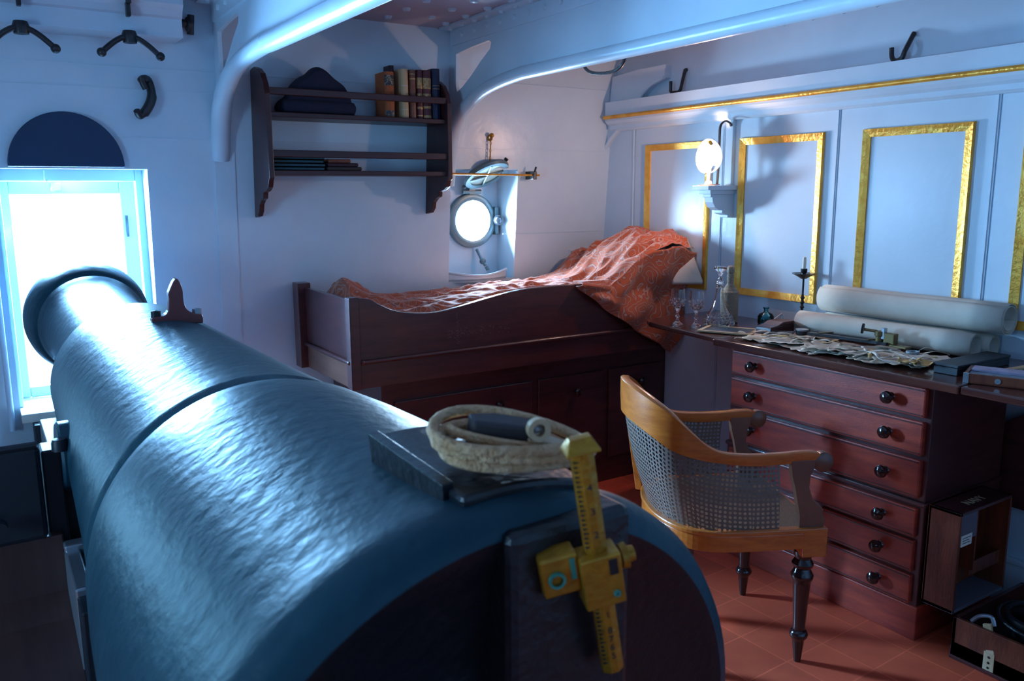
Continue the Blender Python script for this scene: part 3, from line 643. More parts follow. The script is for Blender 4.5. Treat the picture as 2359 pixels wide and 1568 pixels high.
# cabinets below
MB().box((1.50, YB+0.10, 0.0), (3.265, 4.05, 0.745)).build('cabinet_body', mahox, T)
for (a, c, z0, z1) in [(1.56, 2.33, 0.42, 0.64), (1.56, 2.33, 0.14, 0.40), (2.37, 2.80, 0.14, 0.64), (2.84, 3.22, 0.14, 0.64)]:
    D = MB().box((a, YB+0.085, z0), (c, YB+0.105, z1)).build('drawer_front', mahox, T, bevel=0.004)
    kx = (a+c)/2 if c < 2.34 else (a+0.06 if a > 2.8 else c-0.12)
    kx = {1.56: 2.12 if z0 > 0.4 else 1.9, 2.37: 2.61, 2.84: 3.06}[a]; kz = 0.55 if z1 > 0.6 else 0.27
    MB().lathe([(0.010, 0.0), (0.010, 0.014), (0.020, 0.022), (0.023, 0.032), (0.016, 0.042), (0.001, 0.045)], (kx, YB+0.085, kz), (0,-1,0), 20).build('knob', darkwood, D, smooth=True)

# ---- blanket
from mathutils import noise
def cloth_height(x, y):
    """top surface of bedding"""
    t = (x-1.36)/(3.27-1.36)
    edge = (3.93-y)/(3.93-YB)          # 0 at hull, 1 at front
    z = 1.086-0.016*(1-edge)
    z += 0.11*math.exp(-((x-1.46)/0.16)**2)*math.exp(-((y-3.78)/0.16)**2)
    z -= 0.02*math.exp(-((x-1.75)/0.25)**2)*edge
    z += 0.028*(1/(1+math.exp(-(x-2.25)/0.08)))*(1-0.2*edge)
    h = 1/(1+math.exp(-(x-2.88)/0.062))
    z += 0.262*h*(0.50+0.50*math.exp(-((y-3.50)/0.32)**2)) * (1-0.05*max(0, (x-3.1)/0.17))
    n1 = noise.noise(Vector((x*2.6+y*2.2, y*9-x*2.4, 0.3))); n2 = noise.noise(Vector((x*5, y*15+x*6, 4))); n3 = noise.noise(Vector((x*13, y*26+x*12, 9)))
    k = 1+0.8*h
    fold = (0.5-abs(n1))*0.046*k + (0.4-abs(n2))*0.032*k + n3*0.006 - 0.016 + 0.010*h*math.sin(9*(x*0.8+y*1.3)+3*n1)
    return z+fold
T = thing('paisley_blanket', 'red paisley blanket heaped over bedding, one corner hanging over the side', 'blanket', (2.4, 3.6, 1.02))
def bl(u, v):
    x = 1.365+(3.245-1.365)*u
    yf = YB+0.035
    if x > 2.55: yf = YB+0.035-0.16*min(1, (x-2.55)/0.5)**1.2
    y = 3.955+(yf-3.955)*v
    z = cloth_height(x, max(y, YB-0.1))
    if u < 0.05: z -= (0.05-u)/0.05*0.10
    if v < 0.05: z -= (0.05-v)/0.05*0.05
    if v > 0.92: z -= (v-0.92)/0.08*0.05*(1 if x < 2.55 else 0.3)
    return Vector((x, y, z))
MB().grid(bl, 220, 100).build('cover', paisley_m, T, smooth='all')
# hanging corner
def flap(u, v):
    x0 = 2.55+(3.262-2.55)*u
    yf = YB+0.035-0.16*min(1, (x0-2.55)/0.5)**1.2 
    top = cloth_height(x0, yf)-0.015
    tipx, tipz = 3.19, 0.712
    # lower outline: straight diagonal down to the tip, then up to the right
    low = 1.125-(1.125-tipz)*min(1, (x0-2.55)/(tipx-2.55))**0.90
    if x0 > tipx: low = tipz+0.10*(x0-tipx)/(3.262-tipx)
    if yf > YB-0.018: top = max(top, 1.146)
    z = top if (yf > YB-0.018 and v < 0.08) else top+(low-top)*v
    y = yf + (YB-0.03-yf)*min(1, v*(14 if yf > YB-0.018 else 2.2)) - 0.028*math.sin(v*3.0) + 0.020*math.sin(x0*30+v*7)*v + 0.020*noise.noise(Vector((x0*7, v*3, 2)))*min(1, v*5)
    if v > 0.07 or yf < YB-0.018: y = min(y, YB-0.018)
    return Vector((x0-0.02*v*(1-u), y, z))
MB().grid(flap, 60, 44).build('hanging_corner', paisley_m, T, smooth='all', solid=0.004)
# pillow corner showing at the right
T2 = thing('pillow', 'cream linen pillow corner showing from under blanket beside the wall', 'pillow', (3.2, 3.3, 1.05))
def pil(u, v):
    a = (u-0.5)*2; c = (v-0.5)*2
    return (a, c)
P0, P1, P2, P3 = Vector((3.252, 3.28, 1.345)), Vector((3.246, 3.135, 1.105)), Vector((3.13, 3.26, 1.10)), Vector((3.14, 3.33, 1.30))
def pillow_surface(sgn):
    def f(u, v):
        p = (P0*(1-u)+P3*u)*(1-v)+(P1*(1-u)+P2*u)*v
        k = (u*(1-u)*v*(1-v)*16)**0.5
        return p+Vector((0.35, -0.9, 0.15)).normalized()*sgn*0.018*k
    return f
b = MB(); b.grid(pillow_surface(1), 14, 14); b.grid(pillow_surface(-0.6), 14, 14); b.build('pillow_case', linen, T2, smooth='all')

# ================================================================== CHEST + WORKTOP
T = thing('chest_of_drawers', 'tall two part mahogany chest with six drawers and turned knobs', 'chest of drawers', (2.95, 1.98, 0))
CX0, CX1, CY0, CY1 = 2.70, 3.20, 1.527, 2.43
MB().box((CX0, CY0, 0.51), (CX1, CY1, 0.933)).build('upper_carcase', mahox, T, bevel=0.003)
MB().box((CX0-0.004, CY0-0.004, 0.12), (CX1, CY1+0.004, 0.508)).build('lower_carcase', mahox, T, bevel=0.003)
MB().box((CX0-0.012, CY0-0.012, 0.0), (CX1, CY1+0.012, 0.128)).build('plinth', maho, T, bevel=0.004)
MB().box((CX0-0.012, CY0-0.010, 0.500), (CX1, CY1+0.01, 0.518)).build('waist_moulding', mahox, T, bevel=0.005)
knob_z = []
from math import sin, cos
zs = [(0.822, 0.925), (0.685, 0.806), (0.530, 0.669), (0.385, 0.492), (0.255, 0.372), (0.135, 0.243)]
KN = [(0.030, 0.875), (0.024, 0.740), (0.02, 0.605)]
def knobmesh(y, z, D):
    MB().lathe([(0.015, 0.0), (0.0115, 0.004), (0.010, 0.014), (0.019, 0.020), (0.0235, 0.029), (0.021, 0.038), (0.010, 0.044), (0.001, 0.0455)], (CX0-0.020, y, z), (-1,0,0), 22).build('knob', darkwood, D, smooth=True)
for i, (z0, z1) in enumerate(zs):
    D = MB().box((CX0-0.020, CY0+0.018, z0), (CX0+0.01, CY1-0.018, z1)).build('drawer', maho, T, bevel=0.004)
    b = MB(); b.box((CX0-0.0225, CY0+0.024, z1-0.010), (CX0-0.0195, CY1-0.024, z1-0.006)).box((CX0-0.0225, CY0+0.024, z0+0.006), (CX0-0.0195, CY1-0.024, z0+0.010)); b.build('cock_bead', mahox, D)
    knobmesh(1.670, (z0+z1)/2+0.002, D); knobmesh(2.288, (z0+z1)/2+0.002, D)

b = MB(); b.prism([(2.650, 1.42, 0.935), (2.650, 2.50, 0.935), (WX-0.004, 2.50, 0.935), (WX-0.004, 1.42, 0.935)], (0, 0, 0.030))
tag(b.build('desk_worktop', top_m, bevel=0.006), 'dark polished mahogany worktop lying over the chest of drawers', 'worktop')
b = MB(); b.prism([(2.655, 0.55, 0.937), (2.655, 1.416, 0.937), (WX-0.004, 1.416, 0.937), (WX-0.004, 0.55, 0.937)], (0, 0, 0.027))
T = thing('worktop_flap', 'right hand mahogany worktop leaf on an arched bracket', 'worktop', (2.95, 1.0, 0.937))
b.build('board', top_m, T, bevel=0.006)
arcp = [(1.48-0.165*cos(k*math.pi/2/14), 0.50+0.0+0.30*sin(k*math.pi/2/14)) for k in range(15)]
arcp = [(1.35+0.29*cos(k*math.pi/2/16), 0.47+0.33*sin(k*math.pi/2/16)) for k in range(17)]
MB().prism([(3.225, y, z) for y, z in arcp]+[(3.225, 1.35, 0.80), (3.225, 1.35, 0.937), (3.225, 1.22, 0.937), (3.225, 1.22, 0.40), (3.225, 1.64, 0.40)], (0.03, 0, 0)).build('arched_bracket', mahox, T, bevel=0.003)
b = MB(); b.prism([(2.690, 2.504, 0.938), (2.752, 3.02, 0.938), (2.80, 3.09, 0.938), (2.98, 3.12, 0.938), (WX-0.004, 3.12, 0.938), (WX-0.004, 2.504, 0.938)], (0, 0, 0.025))
tag(b.build('worktop_leaf', top_m, bevel=0.006), 'left mahogany leaf tapering towards the bed, under the glasses', 'worktop')
ZT = 0.9655
# ---- glasses
def goblet(x, y, label):
    T = thing('wine_glass', label, 'glass', (x, y, ZT), 'crystal wine glasses')
    prof_o = [(0.001, 0.0), (0.030, 0.0), (0.031, 0.003), (0.018, 0.010), (0.007, 0.022), (0.006, 0.035), (0.011, 0.042), (0.006, 0.050), (0.006, 0.066), (0.014, 0.078), (0.027, 0.094), (0.034, 0.115), (0.035, 0.135), (0.032, 0.172)]
    prof_i = [(0.0305, 0.172), (0.033, 0.135), (0.032, 0.116), (0.024, 0.097), (0.010, 0.084), (0.001, 0.082)]
    MB().lathe([p for p in prof_o[:10]]+[(0.001, 0.0785)], (x, y, ZT), seg=24).build('stem', crystal, T, smooth=True)
    b = MB(); b.lathe([(0.012, 0.0785)]+prof_o[10:]+prof_i[:-1]+[(0.001, 0.083)], (x, y, ZT), seg=24)
    b.lathe([(0.001, 0.0785), (0.012, 0.0785)], (x, y, ZT), seg=24); o = b.build('bowl', crystal, T, smooth=True)
    b = MB()
    for k in range(10):      # cut diamonds around the bowl
        for j, (rr, hh) in enumerate([(0.0275, 0.095), (0.0325, 0.108), (0.0347, 0.122)]):
            a = 2*math.pi*(k+0.5*(j % 2))/10
            b.ball((x+rr*cos(a), y+rr*sin(a), ZT+hh), 0.0042, 1, 1, 1.3, seg=6)
    b.build('cut_facets', crystal, T)
goblet(2.79, 2.862, 'crystal wine glass standing left, nearest the blanket')
goblet(2.815, 2.765, 'crystal wine glass next to the decanter')
T = thing('decanter', 'wide based cut crystal ship decanter with disc stopper', 'decanter', (2.935, 2.735, ZT))
dx, dy = 2.935, 2.735
po_ = [(0.001, 0.0), (0.066, 0.0), (0.072, 0.006), (0.071, 0.022), (0.062, 0.042), (0.046, 0.066), (0.032, 0.092), (0.022, 0.122), (0.017, 0.155), (0.0165, 0.180), (0.024, 0.184), (0.0165, 0.190), (0.0165, 0.200), (0.026, 0.206), (0.020, 0.212)]
pi_ = [(0.014, 0.212), (0.0135, 0.16), (0.018, 0.122), (0.028, 0.092), (0.041, 0.066), (0.057, 0.040), (0.065, 0.020), (0.062, 0.010), (0.001, 0.008)]
MB().lathe(po_+pi_, (dx, dy, ZT), seg=40).build('body', crystal, T, smooth=True)
b = MB()
for j in range(4):
    for k in range(22):
        a = 2*math.pi*(k+0.5*(j % 2))/22; rr = (0.0715, 0.070, 0.064, 0.056)[j]; hh = (0.012, 0.024, 0.037, 0.050)[j]
        b.ball((dx+rr*cos(a), dy+rr*sin(a), ZT+hh), 0.0058, 1, 1, 1.2, seg=6)
b.build('cut_facets', crystal, T)
MB().lathe([(0.001, 0.195), (0.011, 0.198), (0.0125, 0.215), (0.009, 0.228), (0.006, 0.236), (0.014, 0.250), (0.028, 0.268), (0.030, 0.276), (0.026, 0.282), (0.001, 0.284)], (dx, dy, ZT), seg=28).build('stopper', crystal, T, smooth=True)
T = thing('corded_bottle', 'stone bottle bound in pale cord standing behind decanter', 'bottle', (3.06, 2.785, ZT))
b = MB(); prof = [(0.001, 0), (0.040, 0.0)]
rr = lambda h: 0.041 if h < 0.150 else (0.041-0.026*min(1, (h-0.150)/0.038)**0.8 if h < 0.19 else 0.0155)
h = 0.0
while h < 0.232:
    prof += [(rr(h+0.003)+0.0015, h+0.0025), (rr(h+0.006)-0.0006, h+0.0056)]; h += 0.006
prof += [(0.001, 0.235)]
cord_m = mat('grey_cord', (0.30, 0.25, 0.19), 0.9, bump=0.6, bscale=150)
b.lathe(prof, (3.06, 2.785, ZT), seg=28); b.build('bottle_body', cord_m, T, smooth=True)
MB().lathe([(0.001, 0.232), (0.012, 0.234), (0.0185, 0.242), (0.019, 0.262), (0.013, 0.272), (0.001, 0.275)], (3.06, 2.785, ZT), seg=20).build('cork_cap', cord_m, T, smooth=True)
T = thing('ink_bottle', 'small squat teal glass ink bottle beside the dark wooden box', 'bottle', (3.16, 2.645, ZT))
MB().lathe([(0.001, 0.0), (0.036, 0.0), (0.038, 0.006), (0.038, 0.036), (0.030, 0.048), (0.014, 0.055), (0.010, 0.060), (0.010, 0.072), (0.015, 0.074), (0.015, 0.079), (0.008, 0.079), (0.008, 0.060), (0.024, 0.046), (0.034, 0.034), (0.034, 0.007), (0.001, 0.005)], (3.16, 2.645, ZT), seg=28).build('glass_body', tealglass, T, smooth=True)
MB().lathe([(0.001, 0.0065), (0.0335, 0.0065), (0.0335, 0.026), (0.001, 0.026)], (3.16, 2.645, ZT), seg=28).build('ink', mat('teal_ink', (0.01, 0.12, 0.12), 0.1), T, smooth=True)
T = thing('seal_stand', 'tiny conical metal stand with a leaning pen behind wooden box', 'pen stand', (3.19, 2.58, ZT))
MB().lathe([(0.001, 0), (0.020, 0.0), (0.018, 0.010), (0.006, 0.040), (0.006, 0.048), (0.001, 0.05)], (3.19, 2.575, ZT), seg=16).build('cone', steel, T, smooth=True)
MB().tube([(3.12, 2.60, ZT+0.004), (3.19, 2.575, ZT+0.055)], 0.003, 6).build('pen', steel, T)
# slate
sl = frame((2.850, 2.588, ZT), (0.42, -0.90, 0), (0.90, 0.42, 0))
T = thing('writing_slate', 'thin slate in pale wooden frame lying before the decanter', 'slate', (2.865, 2.61, ZT))
o = MB(sl); o.box((-0.125, -0.085, 0.001), (-0.105, 0.085, 0.009)).box((0.105, -0.085, 0.001), (0.125, 0.085, 0.009)).box((-0.105, -0.085, 0.001), (0.105, -0.070, 0.009)).box((-0.105, 0.070, 0.001), (0.105, 0.085, 0.009)); o.build('wooden_frame', fawn, T, bevel=0.002)
MB(sl).box((-0.106, -0.071, 0.001), (0.106, 0.071, 0.006)).build('slate_board', slate_m, T)
# dark house-shaped box
T = thing('pen_box', 'dark wooden box with sloping lid between slate and chart rolls', 'box', (3.0, 2.44, ZT))
bx = frame((2.885, 2.425, ZT), (1, 0.06, 0), (-0.06, 1, 0))
b = MB(bx); b.prism([(0, -0.040, 0.0), (0, 0.040, 0.0), (0, 0.040, 0.040), (0, -0.040, 0.040)], (0.17, 0, 0)); b.build('box_body', mahox, T, bevel=0.002)
b = MB(bx); b.prism([(0, -0.041, 0.040), (0.05, -0.041, 0.044), (0.085, -0.041, 0.057), (0.17, -0.041, 0.057), (0.17, -0.041, 0.040)], (0, 0.082, 0)); b.build('lid', mahox, T, bevel=0.002)
# candlestick
T = thing('candlestick', 'tall thin black candlestick with drip pan holding a short candle', 'candlestick', (3.205, 2.475, ZT))
cp = (3.205, 2.475, ZT)
pr = [(0.001, 0), (0.045, 0.0), (0.043, 0.006), (0.012, 0.014), (0.007, 0.03)]
for k in range(5): pr += [(0.006, 0.045+k*0.022), (0.011, 0.052+k*0.022), (0.006, 0.059+k*0.022)]
pr += [(0.0045, 0.165), (0.0045, 0.225), (0.008, 0.235), (0.001, 0.236)]
MB().lathe(pr, cp, seg=16).build('stem', iron, T, smooth=True)
MB().lathe([(0.001, 0.226), (0.012, 0.228), (0.030, 0.240), (0.053, 0.252), (0.053, 0.254), (0.020, 0.246), (0.001, 0.244)], cp, seg=28).build('drip_pan', iron, T, smooth=True)
MB().lathe([(0.001, 0.244), (0.012, 0.244), (0.010, 0.252), (0.015, 0.262), (0.015, 0.275), (0.001, 0.275)], cp, seg=16).build('socket', iron, T, smooth=True)
MB().lathe([(0.001, 0.270), (0.009, 0.270), (0.008, 0.326), (0.003, 0.330), (0.001, 0.330)], cp, seg=14).build('candle', candle_m, T, smooth=True)

# chart rolls: real paper spirals
def roll(p0, p1, r, turns, label, thick=0.0022, start=0.0, grow=0.25):
    p0 = Vector(p0); p1 = Vector(p1); a = (p1-p0).normalized(); up = Vector((0,0,1)); e1 = a.cross(up).normalized(); e2 = e1.cross(a)
    n = int(turns*28); pts = []
    for i in range(n+1):
        t = start+2*math.pi*turns*i/n; rr_ = r*(1-grow*(1-i/n)); pts.append(e1*cos(t)*rr_+e2*math.sin(t)*rr_)
    b = MB(); m = 6; vs = []; fs = []
    for j in range(m+1):
        q = p0+(p1-p0)*(j/m)
        for pt in pts: vs.append(q+pt+Vector((0,0,0.0012*math.sin(j*1.7))))
    for j in range(m):
        for i in range(n): fs.append((j*(n+1)+i, j*(n+1)+i+1, (j+1)*(n+1)+i+1, (j+1)*(n+1)+i))
    b.add(vs, fs); o = b.build('chart_roll', paper, smooth='all', solid=thick, merge=False)
    return tag(o, label, 'paper roll', 'rolled charts on the worktop')
roll((3.095, 2.395, 1.0165), (3.115, 1.62, 1.0165), 0.049, 2.3, 'rolled chart lying in front, nearest the drawing instruments', start=2.5)
roll((3.195, 2.33, 1.0125), (3.212, 1.60, 1.0125), 0.045, 2.6, 'rolled chart lying between the front and topmost rolls', start=1.2)
roll((3.195, 2.345, 1.123), (3.195, 1.545, 1.123), 0.063, 2.6, 'largest rolled chart, on top against the panelling', start=3.4, grow=0.35)

# papers
def sheet(cx_, cy_, w_, h_, rot, z, m, label, amp=0.006, name='loose_paper', cat='paper', group='loose papers under the instruments', seed=0, ragged=0.012):
    M = Matrix.Translation((cx_, cy_, z)) @ Matrix.Rotation(rot, 4, 'Z')
    def f(u, v):
        x = (u-.5)*w_; y = (v-.5)*h_
        e = max(abs(u-.5), abs(v-.5))*2
        nz = noise.noise(Vector((x*14+seed*3.1, y*14, seed)))
        x *= 1+ragged/w_*noise.noise(Vector((y*40, seed, 1)))*e*2; y *= 1+ragged/h_*noise.noise(Vector((x*40, seed, 2)))*e*2
        return Vector((x, y, max(0, amp*(nz+0.5))+amp*1.4*max(0, e-0.8)*max(0, noise.noise(Vector((x*25, y*25, seed+5))))*5))
    b = MB(M); b.grid(f, 22, 22); o = b.build(name, m, smooth='all', solid=0.0007)
    return tag(o, label, cat, group)
random.seed(3)
SH = [(2.86, 2.30, .24, .30, .2, oldpaper, 'browned sheet at left end of the paper pile by the round tin'),
      (2.84, 2.14, .26, .30, -.15, oldpaper, 'dog eared sheet under the left end of the black ruler'),
      (2.87, 1.98, .28, .32, .35, paper, 'pale sheet beneath the middle of the black parallel ruler'),
      (2.83, 1.84, .24, .26, -.4, oldpaper, 'wrinkled sheet below the brass instrument'),
      (2.88, 1.75, .26, .22, .1, paper, 'pale sheet beside the small magnifier'),
      (2.81, 2.22, .16, .22, .6, paper, 'small pale sheet tilted at worktop edge on the left'),
      (2.80, 1.72, .15, .18, .5, oldpaper, 'small torn sheet near the long black box'),
      (2.93, 2.20, .18, .16, -.5, oldpaper, 'small sheet tucked beside the front rolled chart'),
      (2.79, 1.98, .14, .26, .1, oldpaper, 'crumpled narrow sheet along front edge of worktop'),
      (2.775, 1.645, .10, .10, .3, tanpaper, 'ochre scrap of paper at corner by the black box')]
for k, (x, y, a, c, r_, m_, l) in enumerate(SH):
    sheet(x, y, a, c, r_, ZT+0.0012+k*0.0019, m_, l, seed=k+1, amp=0.007 if k < 7 else 0.013, ragged=0.03)
def strip(pts, w_, m, label):
    P = smooth_path(pts, 8); vs = []; fs = []
    for i, p in enumerate(P):
        t = (P[min(i+1, len(P)-1)]-P[max(i-1, 0)]).normalized(); s_ = Vector((-t.y, t.x, 0.5*math.sin(i*0.5))).normalized()
        vs += [p-s_*w_/2, p+s_*w_/2]
        if i: fs.append((2*i-2, 2*i-1, 2*i+1, 2*i))
    o = MB().add(vs, fs).build('paper_strip', m, smooth='all', solid=0.001, merge=False)
    return tag(o, label, 'paper strip', 'torn strips of paper on the pile')
ST = 'torn curling strip of pale paper on the pile, %s'
zp = ZT+0.026
strip([(2.73, 1.93, zp-.008), (2.77, 1.87, zp+.004), (2.76, 1.80, zp+.012), (2.71, 1.74, zp+.002), (2.74, 1.68, zp-.004)], 0.014, paper, ST % 'bowed at the front edge')
strip([(2.80, 1.86, zp), (2.84, 1.80, zp+.010), (2.83, 1.72, zp+.004), (2.80, 1.66, zp+.002)], 0.012, paper, ST % 'behind the bowed one')
strip([(2.72, 1.86, zp-.01), (2.78, 1.83, zp+.006), (2.86, 1.80, zp+.004)], 0.011, oldpaper, ST % 'crossing the others')
strip([(2.76, 1.64, zp-.006), (2.83, 1.66, zp+.008), (2.90, 1.64, zp+.004)], 0.010, tanpaper, ST % 'ochre, beside the long black box')
strip([(2.76, 2.30, zp-.01), (2.80, 2.22, zp+.006), (2.79, 2.12, zp), (2.75, 2.04, zp-.006)], 0.013, oldpaper, ST % 'along the left front edge')
strip([(2.80, 2.36, zp-.012), (2.84, 2.27, zp+.008), (2.86, 2.18, zp+.002)], 0.012, paper, ST % 'left, by the round tin')
strip([(2.90, 1.72, zp), (2.93, 1.66, zp+.020), (2.98, 1.64, zp+.004)], 0.006, oldpaper, ST % 'looped before the roll ends')
strip([(2.95, 1.75, zp), (2.93, 1.70, zp+.028), (2.97, 1.67, zp+.012)], 0.005, oldpaper, ST % 'sticking up beside the roll end')
strip([(2.74, 1.78, zp-.012), (2.79, 1.76, zp), (2.83, 1.70, zp+.004), (2.79, 1.63, zp)], 0.012, paper, ST % 'crumpled near the magnifier')
strip([(2.71, 2.02, zp-.016), (2.76, 1.99, zp-.004), (2.78, 1.94, zp+.004)], 0.012, paper, ST % 'short, middle of the front edge')
for k in range(14):
    yy = 1.66+0.72*(k/13); xx = 2.735+0.09*random.random()+(0.02 if yy > 2.2 else 0); a = random.uniform(-0.9, 0.9)+(math.pi/2 if k % 3 else 0.3); L_ = random.uniform(0.07, 0.15); cv = random.uniform(-0.03, 0.03)
    d_ = Vector((math.cos(a), math.sin(a), 0)); n_ = Vector((-d_.y, d_.x, 0)); c_ = Vector((xx+0.03, yy, zp-0.002))
    strip([c_-d_*L_/2, c_-d_*L_/5+n_*cv+Vector((0, 0, 0.010)), c_+d_*L_/5-n_*cv*0.6+Vector((0, 0, 0.004)), c_+d_*L_/2+Vector((0, 0, 0.006))], random.uniform(0.007, 0.015), (paper, oldpaper, oldpaper, tanpaper)[k % 4],
          ST % ('%s from the left along the tangle' % ('first', 'second', 'third', 'fourth', 'fifth', 'sixth', 'seventh', 'eighth', 'ninth', 'tenth', 'eleventh', 'twelfth', 'thirteenth', 'fourteenth')[13-k]))
# instruments
zi = ZT+0.030
T = thing('parallel_ruler', 'black hinged parallel ruler lying across the papers', 'ruler', (2.95, 2.05, zi))
a0, a1 = Vector((2.925, 2.215, zi+.006)), Vector((2.965, 1.88, zi+.006)); d = (a1-a0).normalized(); n = Vector((-d.y, d.x, 0))
MB().obox((a0+a1)/2, d, n, (0,0,1), 0.17, 0.013, 0.006).build('front_bar', iron, T, bevel=0.002)
MB().obox((a0+a1)/2+n*0.05+Vector((0, .02, 0)), d, n, (0,0,1), 0.17, 0.011, 0.005).build('rear_bar', iron, T, bevel=0.002)
for q in (0.06, 0.27): MB().obox(a0+d*q+n*0.025+Vector((0,0,.008)), n+d*0.4, d, (0,0,1), 0.035, 0.006, 0.002).build('link', brassd, T, bevel=0.001)
T = thing('brass_sextant_scope', 'small brass telescope instrument with black disc eyepiece standing on papers', 'instrument', (2.98, 1.93, zi))
MB().lathe([(0.001, -0.004), (0.020, -0.004), (0.021, 0.004), (0.001, 0.006)], (2.955, 1.985, zi+0.055), (-0.4, 0.8, 0.1), 24).build('eyepiece', iron, T, smooth=True)
MB().tube([(2.957, 1.98, zi+0.052), (2.975, 1.935, zi+0.048)], 0.006, 10).build('tube', brassd, T, smooth=True)
MB().lathe([(0.001, 0), (0.016, 0.0), (0.016, 0.030), (0.020, 0.032), (0.020, 0.050), (0.001, 0.052)], (2.98, 1.925, zi), (0,0,1), 20).build('barrel', brassd, T, smooth=True)
MB().box((2.965, 1.855, zi+0.004), (2.995, 1.900, zi+0.048)).build('prism_housing', brassd, T, bevel=0.003)
MB().box((2.970, 1.900, zi+0.02), (2.990, 1.915, zi+0.065)).build('mirror_plate', steel, T, bevel=0.002)
MB().obox((2.98, 1.88, zi+0.002), (0.1, 1, 0), (1, -0.1, 0), (0,0,1), 0.085, 0.018, 0.004).build('base_bar', brassd, T, bevel=0.002)
T = thing('round_tin', 'small round black tin at left of the papers', 'tin', (2.93, 2.27, ZT+0.02))
MB().lathe([(0.001, 0), (0.025, 0.0), (0.025, 0.014), (0.001, 0.015)], (2.955, 2.275, ZT+0.022), seg=28).build('tin_body', iron, T, smooth=True)
MB().lathe([(0.001, 0.015), (0.027, 0.015), (0.027, 0.021), (0.001, 0.023)], (2.955, 2.275, ZT+0.022), seg=28).build('lid', steel, T, smooth=True)
T = thing('magnifier', 'small round glass magnifier in steel rim near the black box', 'magnifier', (2.90, 1.735, ZT+0.028))
MB().lathe([(0.020, 0), (0.024, 0.0), (0.024, 0.010), (0.020, 0.010), (0.020, 0)], (2.90, 1.735, ZT+0.028), seg=28).build('rim', steel, T, smooth=True)
MB().lathe([(0.001, 0.003), (0.0205, 0.003), (0.0205, 0.006), (0.001, 0.009)], (2.90, 1.735, ZT+0.028), seg=24).build('lens', pane_m, T, smooth=True)
for k, (x, y, l) in enumerate([(2.91, 2.335, 'dark set square lying left of the round tin'), (2.955, 2.36, 'dark triangular scale tucked beside the front roll')]):
    tag(MB().prism([(x-.04, y+.05, ZT+0.020), (x-.035, y-.05, ZT+0.020), (x+.03, y-.03, ZT+0.020)], (0, 0, 0.003)).build('set_square', slate_m), l, 'set square', 'set squares on the papers')
T = thing('long_black_box', 'long narrow black instrument box at right of the papers', 'box', (2.95, 1.545, ZT))
MB().box((2.785, 1.50, ZT), (3.13, 1.585, ZT+0.026)).build('tray', blackpaint, T, bevel=0.002)
MB().box((2.783, 1.498, ZT+0.027), (3.132, 1.587, ZT+0.037)).build('lid', blackpaint, T, bevel=0.002)
tag(MB().obox((3.02, 1.44, ZT+0.006), (1, -0.1, 0), (0.1, 1, 0), (0,0,1), 0.13, 0.012, 0.004).build('wooden_ruler', fawn), 'short pale wooden rule behind the paint box', 'ruler')
bx = frame((2.712, 1.440, ZT), (0.35, -0.94, 0), (0.94, 0.35, 0))
T = thing('paint_box', 'open flat mahogany paint box with blue and lilac trays', 'box', (2.80, 1.36, ZT))
b = MB(bx); b.box((0, 0, 0), (0.26, 0.010, 0.032)).box((0, 0.15, 0), (0.26, 0.16, 0.032)).box((0, 0, 0), (0.010, 0.16, 0.032)).box((0.25, 0, 0), (0.26, 0.16, 0.032)).box((0, 0, 0), (0.26, 0.16, 0.006)); b.build('case', boxwood, T, bevel=0.0015)
MB(bx).box((0.012, 0.012, 0.006), (0.248, 0.075, 0.027)).build('blue_tray', mat('blue_grey_tray', (0.05, 0.09, 0.13), 0.5, color2=(0.14, 0.20, 0.26), cscale=40), T)
MB(bx).box((0.012, 0.078, 0.006), (0.248, 0.148, 0.034)).build('lilac_tray', lilac, T)
MB(bx).lathe([(0.001, 0.002), (0.009, 0.002), (0.009, 0)], (0.10, 0, 0.016), (0,-1,0), 16).build('escutcheon', steel, T)
b = MB(bx); b.box((-0.001, -0.001, 0), (0.016, 0.01, 0.033)).build('corner_strap', steel, T); MB(bx).box((0.185, -0.001, 0), (0.197, 0.01, 0.033)).build('corner_strap', steel, T)

# ================================================================== CHAIR
O2 = Vector((2.335, 1.885, 0)); U = Vector((0.44, 0.898, 0)); FW = Vector((0.898, -0.44, 0))
def C3(t, f, z): return O2+U*t+FW*f+Vector((0, 0, z))
T = thing('desk_armchair', 'golden wood desk armchair with cane sides and turned dark legs', 'chair', tuple(O2+FW*-0.2))
half = [(0.262, 0.050, 0.728), (0.262, 0.020, 0.752), (0.262, -0.03, 0.756), (0.262, -0.10, 0.752), (0.262, -0.20, 0.752), (0.260, -0.29, 0.762), (0.256, -0.35, 0.790), (0.248, -0.408, 0.842), (0.228, -0.458, 0.892), (0.178, -0.503, 0.925), (0.09, -0.532, 0.943), (0.0, -0.542, 0.948)]
full = half + [(-t, f, z) for t, f, z in half[-2::-1]]
def width(i):  # vertical depth of the rail
    t, f, z = i
    return 0.030+0.085*max(0, min(1, (z-0.765)/0.12))
sm = smooth_path([C3(*p) for p in full], 5)
smw = smooth_path([(width(p), 0, 0) for p in full], 5)
b = MB(); vs = []; fs = []
for i, p in enumerate(sm):
    t_ = (sm[min(i+1, len(sm)-1)]-sm[max(i-1, 0)]); t_.z = 0; t_.normalize(); nrm = Vector((-t_.y, t_.x, 0))
    wv = smw[i].x; th = 0.015
    sec = [(-th, 0.003), (-th*0.6, 0.007), (th*0.6, 0.007), (th, 0.003), (th, -wv*0.5), (th*0.8, -wv), (-th*0.8, -wv), (-th, -wv*0.5)]
    lean = Vector((0, 0, 0))
    for (a, c) in sec: vs.append(p+nrm*a+Vector((0, 0, c))+nrm*0.0)
n_ = 8
for i in range(len(sm)-1):
    for k in range(n_): fs.append((i*n_+k, i*n_+(k+1) % n_, (i+1)*n_+(k+1) % n_, (i+1)*n_+k))
